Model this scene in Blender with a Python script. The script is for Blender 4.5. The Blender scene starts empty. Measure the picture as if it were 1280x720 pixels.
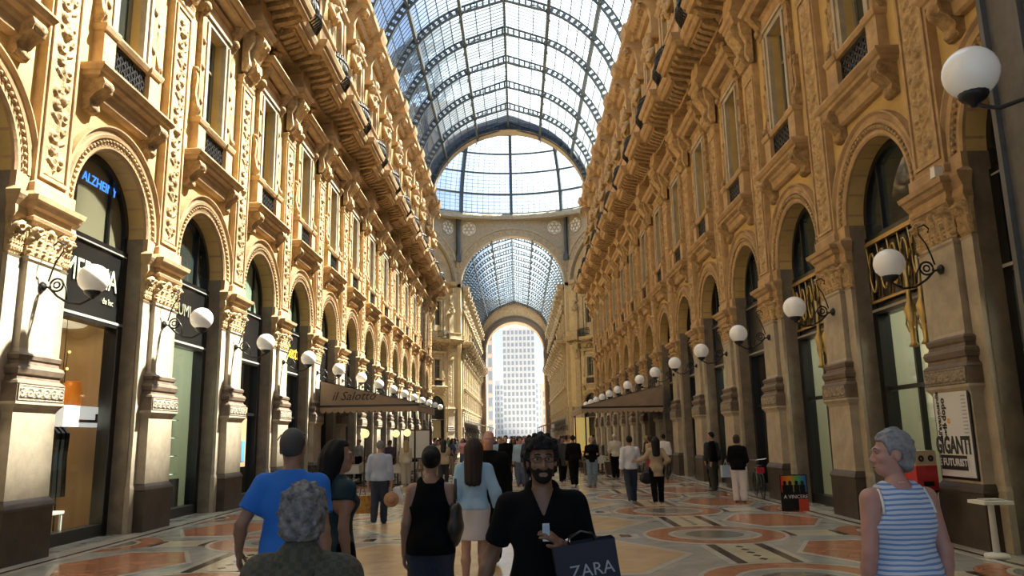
import bpy, math, random
import numpy as np
from mathutils import Matrix, Vector
random.seed(7); rng = np.random.default_rng(7)
PI = math.pi
SC = bpy.context.scene
COL = SC.collection

# ------------------------------------------------------------------ camera
FPX, CX, CY = 960.0, 640.0, 360.0
CAMP = np.array([0.4, 0.0, 1.75])
_a = np.array([648.0 - CX, 545.0 - CY, FPX]); _ro = 0.019
_r = np.array([math.cos(_ro), -math.sin(_ro), 0.0]); _r[2] = -(_r[0]*_a[0] + _r[1]*_a[1]) / _a[2]
_a /= np.linalg.norm(_a); _r /= np.linalg.norm(_r); _u = np.cross(_r, _a)
if _u[1] > 0: _u = -_u
CM = np.stack([_r, _a, _u], 1)
cd = bpy.data.cameras.new('camera'); cam = bpy.data.objects.new('camera', cd); COL.objects.link(cam)
cd.sensor_width = 36.0; cd.lens = FPX / 1280.0 * 36.0; cd.clip_end = 2000; cd.clip_start = 0.05
Rm = Matrix([[CM[0][i], -CM[1][i], -CM[2][i]] for i in range(3)])
cam.matrix_world = Matrix.Translation(Vector(CAMP)) @ Rm.to_4x4()
SC.camera = cam

def on_floor(px, py, z=0.0):
    d = CM.T @ np.array([(px-CX)/FPX, (py-CY)/FPX, 1.0]); t = (z - CAMP[2]) / d[2]
    p = CAMP + d*t; return float(p[0]), float(p[1])
def at_depth(px, py, Y):
    d = CM.T @ np.array([(px-CX)/FPX, (py-CY)/FPX, 1.0]); p = CAMP + d*(Y/d[1])
    return float(p[0]), float(p[2])

# ------------------------------------------------------------------ sky, sun, exposure
world = bpy.data.worlds.new('sky'); SC.world = world; world.use_nodes = True
wn = world.node_tree.nodes; wl = world.node_tree.links
bg = wn['Background']; sky = wn.new('ShaderNodeTexSky'); sky.sky_type = 'NISHITA'
SUN_EL, SUN_AZ = math.radians(54), math.radians(62)     # azimuth from +Y towards +X
sky.sun_disc = False; sky.sun_elevation = SUN_EL; sky.sun_rotation = SUN_AZ
sky.air_density = 1.0; sky.dust_density = 1.6; sky.ozone_density = 1.0; sky.altitude = 120
wl.new(sky.outputs[0], bg.inputs[0]); bg.inputs[1].default_value = 0.40
sd = bpy.data.lights.new('sun', 'SUN'); so = bpy.data.objects.new('sun', sd); COL.objects.link(so)
sd.energy = 88; sd.angle = math.radians(2.5); sd.color = (1.0, 0.90, 0.73)
sdir = Vector((math.sin(SUN_AZ)*math.cos(SUN_EL), math.cos(SUN_AZ)*math.cos(SUN_EL), math.sin(SUN_EL)))
so.rotation_euler = sdir.to_track_quat('Z', 'Y').to_euler(); so.location = (30, 60, 60)
SC.view_settings.view_transform = 'Standard'; SC.view_settings.look = 'None'
SC.view_settings.gamma = 1.0; SC.view_settings.use_curve_mapping = False
SC.view_settings.exposure = -0.78
SC.cycles.max_bounces = 7; SC.cycles.diffuse_bounces = 4; SC.cycles.glossy_bounces = 3
SC.cycles.transparent_max_bounces = 16; SC.cycles.caustics_reflective = False; SC.cycles.caustics_refractive = False
def on_wall(px, py, X):
    d = CM.T @ np.array([(px-CX)/FPX, (py-CY)/FPX, 1.0]); p = CAMP + d*((X-CAMP[0])/d[0])
    return float(p[1]), float(p[2])
# ------------------------------------------------------------------ mesh helpers
class MB:
    def __init__(s): s.v = []; s.f = []; s.m = []; s.sm = []
    def add(s, vs, fs, mi=0, smooth=False):
        o = len(s.v); s.v.extend([tuple(p) for p in vs])
        for f in fs: s.f.append(tuple(i+o for i in f)); s.m.append(mi); s.sm.append(smooth)
        return s
    def box(s, x0, x1, y0, y1, z0, z1, mi=0):
        return s.add([(x0,y0,z0),(x1,y0,z0),(x1,y1,z0),(x0,y1,z0),(x0,y0,z1),(x1,y0,z1),(x1,y1,z1),(x0,y1,z1)],
                     [(0,3,2,1),(4,5,6,7),(0,1,5,4),(1,2,6,5),(2,3,7,6),(3,0,4,7)], mi)
    def loft(s, secs, wb=0.0, mi=0):
        """rectangular plan sections (z, half-width along u, front w[, back w]) from bottom to top"""
        vs = []; fs = []
        for t in secs:
            z, hu, w = t[:3]; b = t[3] if len(t) > 3 else wb
            vs += [(b,-hu,z),(w,-hu,z),(w,hu,z),(b,hu,z)]
        for i in range(len(secs)-1):
            a = 4*i
            for j in range(4): k = (j+1) % 4; fs.append((a+j, a+k, a+4+k, a+4+j))
        n = 4*len(secs); fs += [(3,2,1,0),(n-4,n-3,n-2,n-1)]
        return s.add(vs, fs, mi)
    def prism(s, poly, a0, a1, axis='y', mi=0, smooth=False):
        """poly of 2-d points extruded: axis y -> (x,z) poly; x -> (y,z); z -> (x,y)"""
        def P(p, a):
            if axis == 'y': return (p[0], a, p[1])
            if axis == 'x': return (a, p[0], p[1])
            return (p[0], p[1], a)
        n = len(poly); vs = [P(p,a0) for p in poly] + [P(p,a1) for p in poly]
        s.add(vs, [(i,(i+1)%n,n+(i+1)%n,n+i) for i in range(n)], mi, smooth)
        return s.add(vs, [tuple(range(n-1,-1,-1)), tuple(range(n,2*n))], mi)
    def tube(s, pts, r, n=6, mi=0, closed=False):
        pts = [Vector(p) for p in pts]; N = len(pts); vs = []; up = Vector((0,0,1))
        rs = r if isinstance(r, (list,tuple)) else [r]*N
        for i,p in enumerate(pts):
            if closed: t = pts[(i+1)%N] - pts[i-1]
            else: t = pts[min(i+1,N-1)] - pts[max(i-1,0)]
            t.normalize(); a = t.cross(up)
            if a.length < 1e-3: a = t.cross(Vector((0,1,0)))
            a.normalize(); b = t.cross(a)
            for j in range(n):
                q = 2*PI*j/n; vs.append(p + a*(rs[i]*math.cos(q)) + b*(rs[i]*math.sin(q)))
        fs = []
        for i in range(N if closed else N-1):
            for j in range(n):
                k = (j+1)%n; i2 = (i+1)%N; fs.append((i*n+j, i*n+k, i2*n+k, i2*n+j))
        if not closed: fs += [tuple(range(n-1,-1,-1)), tuple((N-1)*n+j for j in range(n))]
        return s.add(vs, fs, mi, True)
    def lathe(s, prof, n=16, c=(0,0,0), mi=0, smooth=True):
        vs = []; fs = []
        for r,z in prof:
            for j in range(n): q = 2*PI*j/n; vs.append((c[0]+r*math.cos(q), c[1]+r*math.sin(q), c[2]+z))
        for i in range(len(prof)-1):
            for j in range(n): k = (j+1)%n; fs.append((i*n+j, i*n+k, (i+1)*n+k, (i+1)*n+j))
        m = len(prof)-1; fs += [tuple(range(n-1,-1,-1)), tuple(m*n+j for j in range(n))]
        return s.add(vs, fs, mi, smooth)
    def ball(s, c, r, n=12, mi=0):
        rx,ry,rz = r if isinstance(r,(tuple,list)) else (r,r,r); h = max(n//2,3); vs=[]; fs=[]
        for i in range(h+1):
            t = PI*i/h
            for j in range(n):
                q = 2*PI*j/n; vs.append((c[0]+rx*math.sin(t)*math.cos(q), c[1]+ry*math.sin(t)*math.sin(q), c[2]-rz*math.cos(t)))
        for i in range(h):
            for j in range(n): k=(j+1)%n; fs.append((i*n+j,i*n+k,(i+1)*n+k,(i+1)*n+j))
        return s.add(vs, fs, mi, True)
    def ring(s, prof, a0, a1, n, c=(0,0), mi=0, plane='u', smooth=False):
        """sweep closed (r,w) profile around a centre (u,z): arch mouldings. plane u: coords (w,u,z)"""
        m = len(prof); vs = []; fs = []
        for i in range(n+1):
            t = a0 + (a1-a0)*i/n
            for r,w in prof:
                p = (w, c[0]+r*math.cos(t), c[1]+r*math.sin(t))
                vs.append(p if plane == 'u' else (p[1], p[0], p[2]))
        for i in range(n):
            for j in range(m): k=(j+1)%m; fs.append((i*m+j,i*m+k,(i+1)*m+k,(i+1)*m+j))
        fs += [tuple(range(m-1,-1,-1)), tuple(n*m+j for j in range(m))]
        return s.add(vs, fs, mi, smooth)
    def relief(s, fn, u0, u1, z0, z1, nu, nz, w0, mi=0, back=0.03, flip=False):
        """carved panel: height field fn(U,Z) over a (u,z) grid, standing on plane w0"""
        U = np.linspace(u0,u1,nu); Z = np.linspace(z0,z1,nz); UU,ZZ = np.meshgrid(U,Z)
        H = fn(UU,ZZ).copy(); H[0,:] = H[-1,:] = -back; H[:,0] = H[:,-1] = -back
        vs = np.stack([w0+H, UU, ZZ], -1).reshape(-1,3); fs = []
        for i in range(nz-1):
            for j in range(nu-1):
                a = i*nu+j; fs.append((a,a+1,a+nu+1,a+nu))
        return s.add(vs.tolist(), fs, mi, True)
    def move(s, dx=0, dy=0, dz=0):
        s.v = [(x+dx,y+dy,z+dz) for x,y,z in s.v]; return s
    def mesh(s, name, mats):
        me = bpy.data.meshes.new(name); me.from_pydata(s.v, [], s.f)
        for m in (mats if isinstance(mats,(list,tuple)) else [mats]): me.materials.append(m)
        me.polygons.foreach_set('material_index', s.m); me.polygons.foreach_set('use_smooth', s.sm)
        me.update(); return me
    def build(s, name, mats, parent=None, loc=None, rz=0.0):
        return put(name, s.mesh(name, mats), parent, loc, rz)

def put(name, me, parent=None, loc=None, rz=0.0):
    o = bpy.data.objects.new(name, me); COL.objects.link(o)
    if loc is not None: o.location = loc
    o.rotation_euler.z = rz
    if parent is not None: o.parent = parent
    return o
def empty(name, loc=(0,0,0), rz=0.0, parent=None):
    o = bpy.data.objects.new(name, None); COL.objects.link(o); o.location = loc; o.rotation_euler.z = rz
    o.empty_display_size = 0.1
    if parent is not None: o.parent = parent
    return o
def tag(o, label=None, cat=None, group=None, kind=None):
    if label: o['label'] = label
    if cat: o['category'] = cat
    if group: o['group'] = group
    if kind: o['kind'] = kind
    return o
def copy_tree(o, parent=None):
    c = o.copy(); COL.objects.link(c); c.parent = parent
    for ch in list(o.children): copy_tree(ch, c)
    return c

# ------------------------------------------------------------------ materials
def _mat(name):
    m = bpy.data.materials.new(name); m.use_nodes = True
    return m, m.node_tree.nodes, m.node_tree.links, m.node_tree.nodes['Principled BSDF']
def mat(name, col, rough=0.6, var=0.0, scale=3.0, bump=0.0, bscale=20.0, metal=0.0, spec=0.5, emit=None, estr=0.0, col2=None, stretch=None):
    m, n, l, b = _mat(name)
    b.inputs['Roughness'].default_value = rough; b.inputs['Metallic'].default_value = metal
    b.inputs['Specular IOR Level'].default_value = spec
    b.inputs['Base Color'].default_value = (*col, 1)
    if emit: b.inputs['Emission Color'].default_value = (*emit,1); b.inputs['Emission Strength'].default_value = estr
    if var > 0 or bump > 0 or col2:
        g = n.new('ShaderNodeNewGeometry'); src = g.outputs['Position']
        if stretch:
            mp = n.new('ShaderNodeMapping'); mp.inputs['Scale'].default_value = stretch; l.new(src, mp.inputs[0]); src = mp.outputs[0]
    if var > 0 or col2:
        t = n.new('ShaderNodeTexNoise'); t.inputs['Scale'].default_value = scale; t.inputs['Detail'].default_value = 6; t.inputs['Roughness'].default_value = 0.65
        l.new(src, t.inputs['Vector']); r = n.new('ShaderNodeValToRGB')
        c2 = col2 or tuple(c*(1-var) for c in col); c1 = col if col2 else tuple(min(1,c*(1+var*0.6)) for c in col)
        r.color_ramp.elements[0].position = 0.32; r.color_ramp.elements[1].position = 0.68
        r.color_ramp.elements[0].color = (*c2,1); r.color_ramp.elements[1].color = (*c1,1)
        l.new(t.outputs['Fac'], r.inputs[0]); l.new(r.outputs[0], b.inputs['Base Color'])
    if bump > 0:
        t2 = n.new('ShaderNodeTexNoise'); t2.inputs['Scale'].default_value = bscale; t2.inputs['Detail'].default_value = 4
        l.new(src, t2.inputs['Vector']); bp = n.new('ShaderNodeBump'); bp.inputs['Strength'].default_value = bump; bp.inputs['Distance'].default_value = 0.03
        l.new(t2.outputs['Fac'], bp.inputs['Height']); l.new(bp.outputs[0], b.inputs['Normal'])
    return m
def marble(name, col, vein, rough=0.16, scale=1.6):
    m, n, l, b = _mat(name); b.inputs['Roughness'].default_value = rough
    g = n.new('ShaderNodeNewGeometry'); t = n.new('ShaderNodeTexNoise'); t.inputs['Scale'].default_value = scale
    t.inputs['Detail'].default_value = 9; t.inputs['Roughness'].default_value = 0.7; t.inputs['Distortion'].default_value = 0.6
    l.new(g.outputs['Position'], t.inputs['Vector']); r = n.new('ShaderNodeValToRGB')
    r.color_ramp.elements[0].position = 0.36; r.color_ramp.elements[0].color = (*vein,1)
    r.color_ramp.elements[1].position = 0.62; r.color_ramp.elements[1].color = (*col,1)
    l.new(t.outputs['Fac'], r.inputs[0]); l.new(r.outputs[0], b.inputs['Base Color'])
    t3 = n.new('ShaderNodeTexNoise'); t3.inputs['Scale'].default_value = 2.3; t3.inputs['Detail'].default_value = 5
    l.new(g.outputs['Position'], t3.inputs['Vector']); mr = n.new('ShaderNodeMapRange')
    mr.inputs['To Min'].default_value = rough*0.6; mr.inputs['To Max'].default_value = rough*1.7
    l.new(t3.outputs['Fac'], mr.inputs[0]); l.new(mr.outputs[0], b.inputs['Roughness'])
    return m
def glass_mat(name, tint, milky, gloss, milk_col=(0.9,0.93,0.95)):
    m, n, l, b = _mat(name); n.remove(b); out = n['Material Output']
    tr = n.new('ShaderNodeBsdfTransparent'); tr.inputs[0].default_value = (*tint,1)
    sh = tr.outputs[0]
    if milky > 0:
        tl = n.new('ShaderNodeBsdfTranslucent'); tl.inputs[0].default_value = (*milk_col,1)
        mx = n.new('ShaderNodeMixShader'); mx.inputs[0].default_value = milky
        l.new(sh, mx.inputs[1]); l.new(tl.outputs[0], mx.inputs[2]); sh = mx.outputs[0]
    gl = n.new('ShaderNodeBsdfGlossy'); gl.inputs['Roughness'].default_value = 0.03
    fr = n.new('ShaderNodeFresnel'); gg = n.new('ShaderNodeNewGeometry'); io = n.new('ShaderNodeMath'); io.operation = 'MULTIPLY_ADD'
    io.inputs[1].default_value = 1/1.45-1.45; io.inputs[2].default_value = 1.45; l.new(gg.outputs['Backfacing'], io.inputs[0]); l.new(io.outputs[0], fr.inputs[0])
    mul = n.new('ShaderNodeMath'); mul.operation = 'MULTIPLY'; mul.inputs[1].default_value = gloss; l.new(fr.outputs[0], mul.inputs[0])
    m2 = n.new('ShaderNodeMixShader'); l.new(mul.outputs[0], m2.inputs[0]); l.new(sh, m2.inputs[1]); l.new(gl.outputs[0], m2.inputs[2])
    l.new(m2.outputs[0], out.inputs['Surface']); return m

M = {}
M['plaster'] = mat('ochre_plaster', (0.55,0.385,0.150), 0.85, var=0.18, scale=1.1, bump=0.15, bscale=30)
M['trim'] = mat('tan_stone_trim', (0.44,0.295,0.155), 0.8, var=0.30, scale=2.5, bump=0.25, bscale=25)
M['carved'] = mat('carved_stone', (0.47,0.325,0.17), 0.85, var=0.40, scale=7.0, bump=0.6, bscale=22)
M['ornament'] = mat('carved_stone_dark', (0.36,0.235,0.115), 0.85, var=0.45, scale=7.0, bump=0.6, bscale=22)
M['pale'] = mat('pale_pier_stone', (0.40,0.34,0.255), 0.6, var=0.22, scale=3.0, bump=0.08, bscale=30)
M['mould'] = mat('brown_moulded_stone', (0.14,0.10,0.07), 0.55, var=0.3, scale=5.0, bump=0.1)
M['plinth'] = mat('dark_plinth_stone', (0.060,0.044,0.033), 0.45, var=0.45, scale=2.2, bump=0.1)
M['frieze'] = mat('frieze_carving', (0.30,0.25,0.19), 0.7, var=0.5, scale=14.0, bump=0.6, bscale=35)
M['iron'] = mat('black_iron', (0.02,0.02,0.022), 0.45, metal=0.3)
M['rib'] = mat('grey_painted_iron', (0.055,0.075,0.095), 0.6)
M['bar'] = mat('glazing_bar', (0.06,0.085,0.11), 0.6)
M['black'] = mat('black_paint', (0.008,0.008,0.008), 0.3)
M['frame'] = mat('window_frame_paint', (0.20,0.18,0.13), 0.6)
M['darkpane'] = mat('dark_window_glass', (0.030,0.040,0.038), 0.04, spec=0.9)  # opaque; the dark of the unlit rooms behind is painted into the pane
M['shopglass'] = glass_mat('shop_glass', (0.93,0.95,0.94), 0.0, 1.0)
M['roofglass'] = glass_mat('roof_glass', (0.945,0.98,1.0), 0.09, 0.35, (.72,.86,1.0))
M['brass'] = mat('brass', (0.42,0.29,0.11), 0.42, metal=0.8)
M['white'] = mat('white_paint', (0.75,0.74,0.70), 0.5)
M['globe'] = mat('opal_glass_globe', (0.82,0.82,0.80), 0.12, spec=0.6, emit=(1.0,0.97,0.92), estr=0.10)  # unlit by day; a faint glow is added to whiten them
M['warmglobe'] = mat('lit_globe', (0.9,0.8,0.5), 0.3, emit=(1.0,0.72,0.25), estr=3.0)
M['gold'] = mat('gilt_letter', (0.75,0.62,0.30), 0.4, metal=0.5)
M['canvas'] = mat('tan_awning_canvas', (0.30,0.22,0.155), 0.9, var=0.15, scale=2.0)
M['fl_grey'] = marble('grey_marble', (0.42,0.42,0.39), (0.28,0.28,0.26))
M['fl_tan'] = marble('tan_marble', (0.60,0.45,0.27), (0.47,0.33,0.19))
M['fl_orange'] = marble('red_marble', (0.46,0.21,0.115), (0.34,0.14,0.075))
M['fl_cream'] = marble('cream_marble', (0.60,0.53,0.37), (0.48,0.42,0.30))
M['fl_white'] = marble('white_marble', (0.56,0.53,0.46), (0.44,0.42,0.37))
M['fl_dark'] = marble('black_marble', (0.075,0.06,0.05), (0.04,0.035,0.03))
M['fl_green'] = marble('mottled_marble', (0.24,0.24,0.20), (0.11,0.11,0.09), scale=4.0)
M['asphalt'] = mat('square_paving', (0.35,0.33,0.31), 0.8, var=0.2, scale=0.3)
M['plaster_far'] = mat('pale_plaster', (0.50,0.40,0.235), 0.85, var=0.15, scale=1.1)  # haze of the distance is put into this paler colour
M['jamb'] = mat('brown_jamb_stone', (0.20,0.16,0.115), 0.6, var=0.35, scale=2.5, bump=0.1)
M['fascia'] = mat('fascia_metal', (0.30,0.29,0.27), 0.4)
# ------------------------------------------------------------------ the setting
WX = 7.4                      # wall plane
BAY, Y0 = 4.3, 12.1           # pier spacing, first full pier
PIERS = [Y0 + BAY*k for k in range(-1, 14)]        # 7.8 .. 68.0
OC, OR_ = 88.0, 19.0          # octagon centre, apothem
YN, YF, YE = 69.0, 107.0, 167.0
FPIERS = [YF + 2.15 + BAY*k for k in range(14)]    # far arm

# floor -----------------------------------------------------------------
fb = MB(); fb.box(-24, 24, -18, YE+6, -0.30, -0.004)
floor = tag(fb.build('floor', M['fl_grey']), kind='structure')
gb = MB(); gb.box(-260, 260, YE+6, 620, -0.34, -0.02)
ground = tag(gb.build('floor_square', M['asphalt']), kind='structure')

def poly_piece(poly, z=0.0, t=0.02):
    m = MB(); m.prism(poly, z-t, z, axis='z'); return m
def ellipse(rx, ry, n=28, cx=0, cy=0, a0=0, a1=2*PI):
    full = abs(a1-a0) > 6.28
    return [(cx+rx*math.cos(a0+(a1-a0)*i/(n if full else n-1)), cy+ry*math.sin(a0+(a1-a0)*i/(n if full else n-1))) for i in range(n)]
def ring_piece(r0, r1, z, n=32, a0=0, a1=2*PI):
    m = MB(); m.add([], [])
    full = abs(a1-a0) > 6.28; N = n if full else n+1
    vs = []
    for i in range(N):
        t = a0+(a1-a0)*i/n; c,s = math.cos(t), math.sin(t)
        vs += [(r0*c,r0*s,z),(r1*c,r1*s,z),(r1*c,r1*s,z-.02)]
    fs = []
    for i in range(n):
        a, b = 3*i, 3*((i+1)%N); fs += [(a,a+1,b+1,b),(a+1,a+2,b+2,b+1)]
    return m.add(vs, fs)
def hexpoly(hx, hy, cut):
    return [(-hx,0),(-hx+cut,-hy),(hx-cut,-hy),(hx,0),(hx-cut,hy),(-hx+cut,hy)]
def rect(x0,x1,y0,y1): return [(x0,y0),(x1,y0),(x1,y1),(x0,y1)]
FLP = []   # (name, mesh-builder, material, x, dy) relative to a circle row; y of row = mid bay
def fl(name, mb, m, x, dy): FLP.append((name, mb, m, x, dy))
RH = BAY/2
for sx in (-1, 1):
    X = 3.8*sx
    fl('marble_ring', ring_piece(0.80,1.18,0.002), 'fl_orange', X, 0)
    fl('marble_border', ring_piece(1.18,1.25,0.0025), 'fl_white', X, 0)
    fl('marble_border', ring_piece(0.72,0.80,0.0025), 'fl_white', X, 0)
    fl('marble_disc', poly_piece(ellipse(.72,.72),0.002), 'fl_grey', X, 0)
    fl('marble_disc', poly_piece(ellipse(.50,.50),0.0035), 'fl_green', X, 0)
    # cream panel running along the gallery, between two circles
    fl('marble_panel', poly_piece(rect(-.30,.30,-.86,.86),0.002), 'fl_cream', X, RH)
    for q in (-1,1):
        fl('marble_bar', poly_piece(rect(-.07,.07,-.90,.90),0.002), 'fl_dark', X+q*.38, RH)
        fl('marble_border', poly_piece(rect(-.05,.05,-.92,.92),0.002), 'fl_white', X+q*.51, RH)
    for k in range(5):
        fl('marble_lozenge', poly_piece([(-.07,0),(0,-.10),(.07,0),(0,.10)],0.0035), 'fl_dark', X, RH-.6+.3*k)
    # cream panel across, between circle and wall
    fl('marble_panel', poly_piece(rect(-.36,.36,-.26,.26),0.002), 'fl_cream', 5.52*sx, 0)
    for q in (-1,1):
        fl('marble_bar', poly_piece(rect(-.055,.055,-.32,.32),0.002), 'fl_dark', 5.52*sx+q*.44, 0)
        fl('marble_border', poly_piece(rect(-.38,.38,-.04,.04),0.002), 'fl_white', 5.52*sx, q*.32)
    # half circle at the wall
    h0, h1 = (PI/2, 3*PI/2) if sx > 0 else (-PI/2, PI/2)
    fl('marble_ring', ring_piece(.62,.98,0.002,18,h0,h1), 'fl_orange', 6.95*sx, 0)
    fl('marble_border', ring_piece(.55,.62,0.0025,18,h0,h1), 'fl_white', 6.95*sx, 0)
    fl('marble_disc', poly_piece(ellipse(.55,.55,15,a0=h0,a1=h1),0.002), 'fl_green', 6.95*sx, 0)
    # orange side panel
    fl('marble_border', poly_piece(hexpoly(1.02,1.20,.55),0.001), 'fl_white', 5.50*sx, RH)
    fl('marble_panel', poly_piece(hexpoly(.94,1.10,.50),0.003), 'fl_orange', 5.50*sx, RH)
    # band along the wall
    fl('marble_border', poly_piece(rect(-.06,.06,-BAY/2+.004,BAY/2-.004),0.004), 'fl_white', 6.72*sx, RH)
    fl('marble_bar', poly_piece(rect(-.04,.04,-BAY/2+.004,BAY/2-.004),0.004), 'fl_dark', 6.83*sx, RH)
    fl('marble_border', poly_piece(rect(-.17,.17,-BAY/2+.004,BAY/2-.004),0.004), 'fl_white', 7.06*sx, RH)
# across the middle
for sx in (-1,1):
    fl('marble_panel', poly_piece(rect(-.98,.98,-.17,.17),0.002), 'fl_cream', 1.15*sx, 0)
    fl('marble_bar', poly_piece(rect(-.09,.09,-.17,.17),0.002), 'fl_dark', 2.24*sx, 0)
    fl('marble_border', poly_piece(rect(-.05,.05,-.24,.24),0.002), 'fl_white', 2.42*sx, 0)
    for k in range(3): fl('marble_lozenge', poly_piece([(-.12,0),(0,-.07),(.12,0),(0,.07)],0.0035), 'fl_dark', (0.55+.6*k)*sx, 0)
for q in (-1,1):
    fl('marble_border', poly_piece(rect(-2.4,2.4,-.045,.045),0.002), 'fl_white', 0, q*.245)
fl('marble_border', poly_piece(hexpoly(2.98,1.62,.95),0.001), 'fl_white', 0, RH)
fl('marble_panel', poly_piece(hexpoly(2.84,1.50,.88),0.003), 'fl_tan', 0, RH)
ROW0 = Y0 - .2 - BAY/2
_fc = {}
NEARROWS = range(-1, 5); cnt = 0
for r in NEARROWS:
    for i,(nm,mb,mt,x,dy) in enumerate(FLP):
        if i not in _fc: _fc[i] = mb.mesh(nm, M[mt])
        put(nm, _fc[i], floor, (x, ROW0 + BAY*r + dy, 0))
fm = MB(); fmats = ['fl_grey','fl_tan','fl_orange','fl_cream','fl_white','fl_dark','fl_green']
for r in range(5, 14):
    for nm,mb,mt,x,dy in FLP:
        fm.add([(a+x,b+ROW0+BAY*r+dy,c) for a,b,c in mb.v], mb.f, fmats.index(mt))
for r in range(14):
    for nm,mb,mt,x,dy in FLP:
        if 'lozenge' in nm: continue
        fm.add([(a+x,b+YF+2.1+BAY*r+dy,c) for a,b,c in mb.v], mb.f, fmats.index(mt))
for rr,mm in ((17.5,'fl_white'),(16.8,'fl_tan'),(12.0,'fl_orange'),(11.2,'fl_grey'),(6.5,'fl_cream'),(5.5,'fl_green')):
    pc = poly_piece(ellipse(rr,rr,48,0,OC), 0.001+(17.5-rr)*.0003); fm.add(pc.v, pc.f, fmats.index(mm))
tag(fm.build('marble_paving', [M[k] for k in fmats], floor), kind='stuff')

# walls -----------------------------------------------------------------
AR, AZ = 1.35, 5.95           # arch opening radius and spring height
WIN = (0.52, 9.62, 12.22)     # main window half width, bottom, top
ATW = (0.50, 16.9, 20.3)      # attic window
WTOP = 23.0
def bay_panel(mb, uc, u0, u1):
    q = lambda pts: mb.add(pts, [(0,1,2,3)])
    def R(ua,ub,za,zb): q([(0,ua,za),(0,ub,za),(0,ub,zb),(0,ua,zb)])
    R(u0,uc-AR,5.6,8.0); R(uc+AR,u1,5.6,8.0)
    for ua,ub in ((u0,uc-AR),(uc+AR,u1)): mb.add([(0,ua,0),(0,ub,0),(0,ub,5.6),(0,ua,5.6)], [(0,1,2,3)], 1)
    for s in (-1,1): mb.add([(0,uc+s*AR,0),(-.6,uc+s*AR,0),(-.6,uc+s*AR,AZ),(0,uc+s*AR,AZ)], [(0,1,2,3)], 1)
    n = 20
    for i in range(n):
        a, b = PI*i/n, PI*(i+1)/n
        p = (uc+AR*math.cos(a), AZ+AR*math.sin(a)); r = (uc+AR*math.cos(b), AZ+AR*math.sin(b))
        q([(0,p[0],p[1]),(0,p[0],8.0),(0,r[0],8.0),(0,r[0],r[1])])
        q([(0,p[0],p[1]),(0,r[0],r[1]),(-.6,r[0],r[1]),(-.6,p[0],p[1])])
    for (hw,z0,z1),(za,zb) in ((WIN,(8.0,14.6)),(ATW,(14.6,WTOP))):
        R(u0,uc-hw,za,zb); R(uc+hw,u1,za,zb); R(uc-hw,uc+hw,za,z0); R(uc-hw,uc+hw,z1,zb)
        for s in (-1,1): q([(0,uc+s*hw,z0),(-.3,uc+s*hw,z0),(-.3,uc+s*hw,z1),(0,uc+s*hw,z1)])
        for z in (z0,z1): q([(0,uc-hw,z),(0,uc+hw,z),(-.3,uc+hw,z),(-.3,uc-hw,z)])
def make_wall(name, origin, rz, centers, ua, ub, pm='plaster_far'):
    mb = MB(); e = [ua] + [(a+b)/2 for a,b in zip(centers, centers[1:])] + [ub]
    for c,a,b in zip(centers, e, e[1:]): bay_panel(mb, c, a, b)
    # unseen outer shell behind the facade, keeps skylight out of the shops
    mb.add([(-4.2,ua,0),(-4.2,ub,0),(-4.2,ub,WTOP+.4),(-4.2,ua,WTOP+.4),(0,ua,WTOP),(0,ub,WTOP),(-.4,ua,WTOP+.4),(-.4,ub,WTOP+.4),(0,ua,0),(0,ub,0)],
           [(0,1,2,3),(3,2,7,6),(6,7,5,4),(8,0,3,6,4),(9,1,2,7,5)])
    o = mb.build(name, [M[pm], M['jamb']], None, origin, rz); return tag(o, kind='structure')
BC = [p + BAY/2 for p in PIERS[:-1]]               # bay centres, near arm
FBC = [p + BAY/2 for p in FPIERS[:-1]]
wall_left = make_wall('wall_left', (-WX,0,0), 0, BC, 6.6, YN, 'plaster')
wall_right = make_wall('wall_right', (WX,0,0), PI, [-c for c in BC][::-1], -YN, -6.6, 'plaster')
wall_far_left = make_wall('wall_far_left', (-WX,0,0), 0, FBC, YF, YE)
wall_far_right = make_wall('wall_far_right', (WX,0,0), PI, [-c for c in FBC][::-1], -YE, -YF)
# the four slanting octagon walls
S2 = math.sqrt(.5); DIAG = []
for nm, sx, sy in (('wall_octagon_far_left',-1,1),('wall_octagon_far_right',1,1),('wall_octagon_near_left',-1,-1),('wall_octagon_near_right',1,-1)):
    cx, cy = sx*OR_*S2, OC + sy*OR_*S2
    rz = math.atan2(-sy, -sx)                     # local +w points to the centre
    w = make_wall(nm, (cx,cy,0), rz, [-4.3,0,4.3], -7.87, 7.87); DIAG.append((w,(cx,cy),rz))
for nm, sx in (('wall_octagon_left',-1),('wall_octagon_right',1)):  # unseen plain walls added across the open side arms against light leaks
    mb = MB(); mb.box(sx*OR_, sx*(OR_+.6), OC-7.87, OC+7.87, 0, 24); tag(mb.build(nm, M['plaster']), kind='structure')

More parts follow.
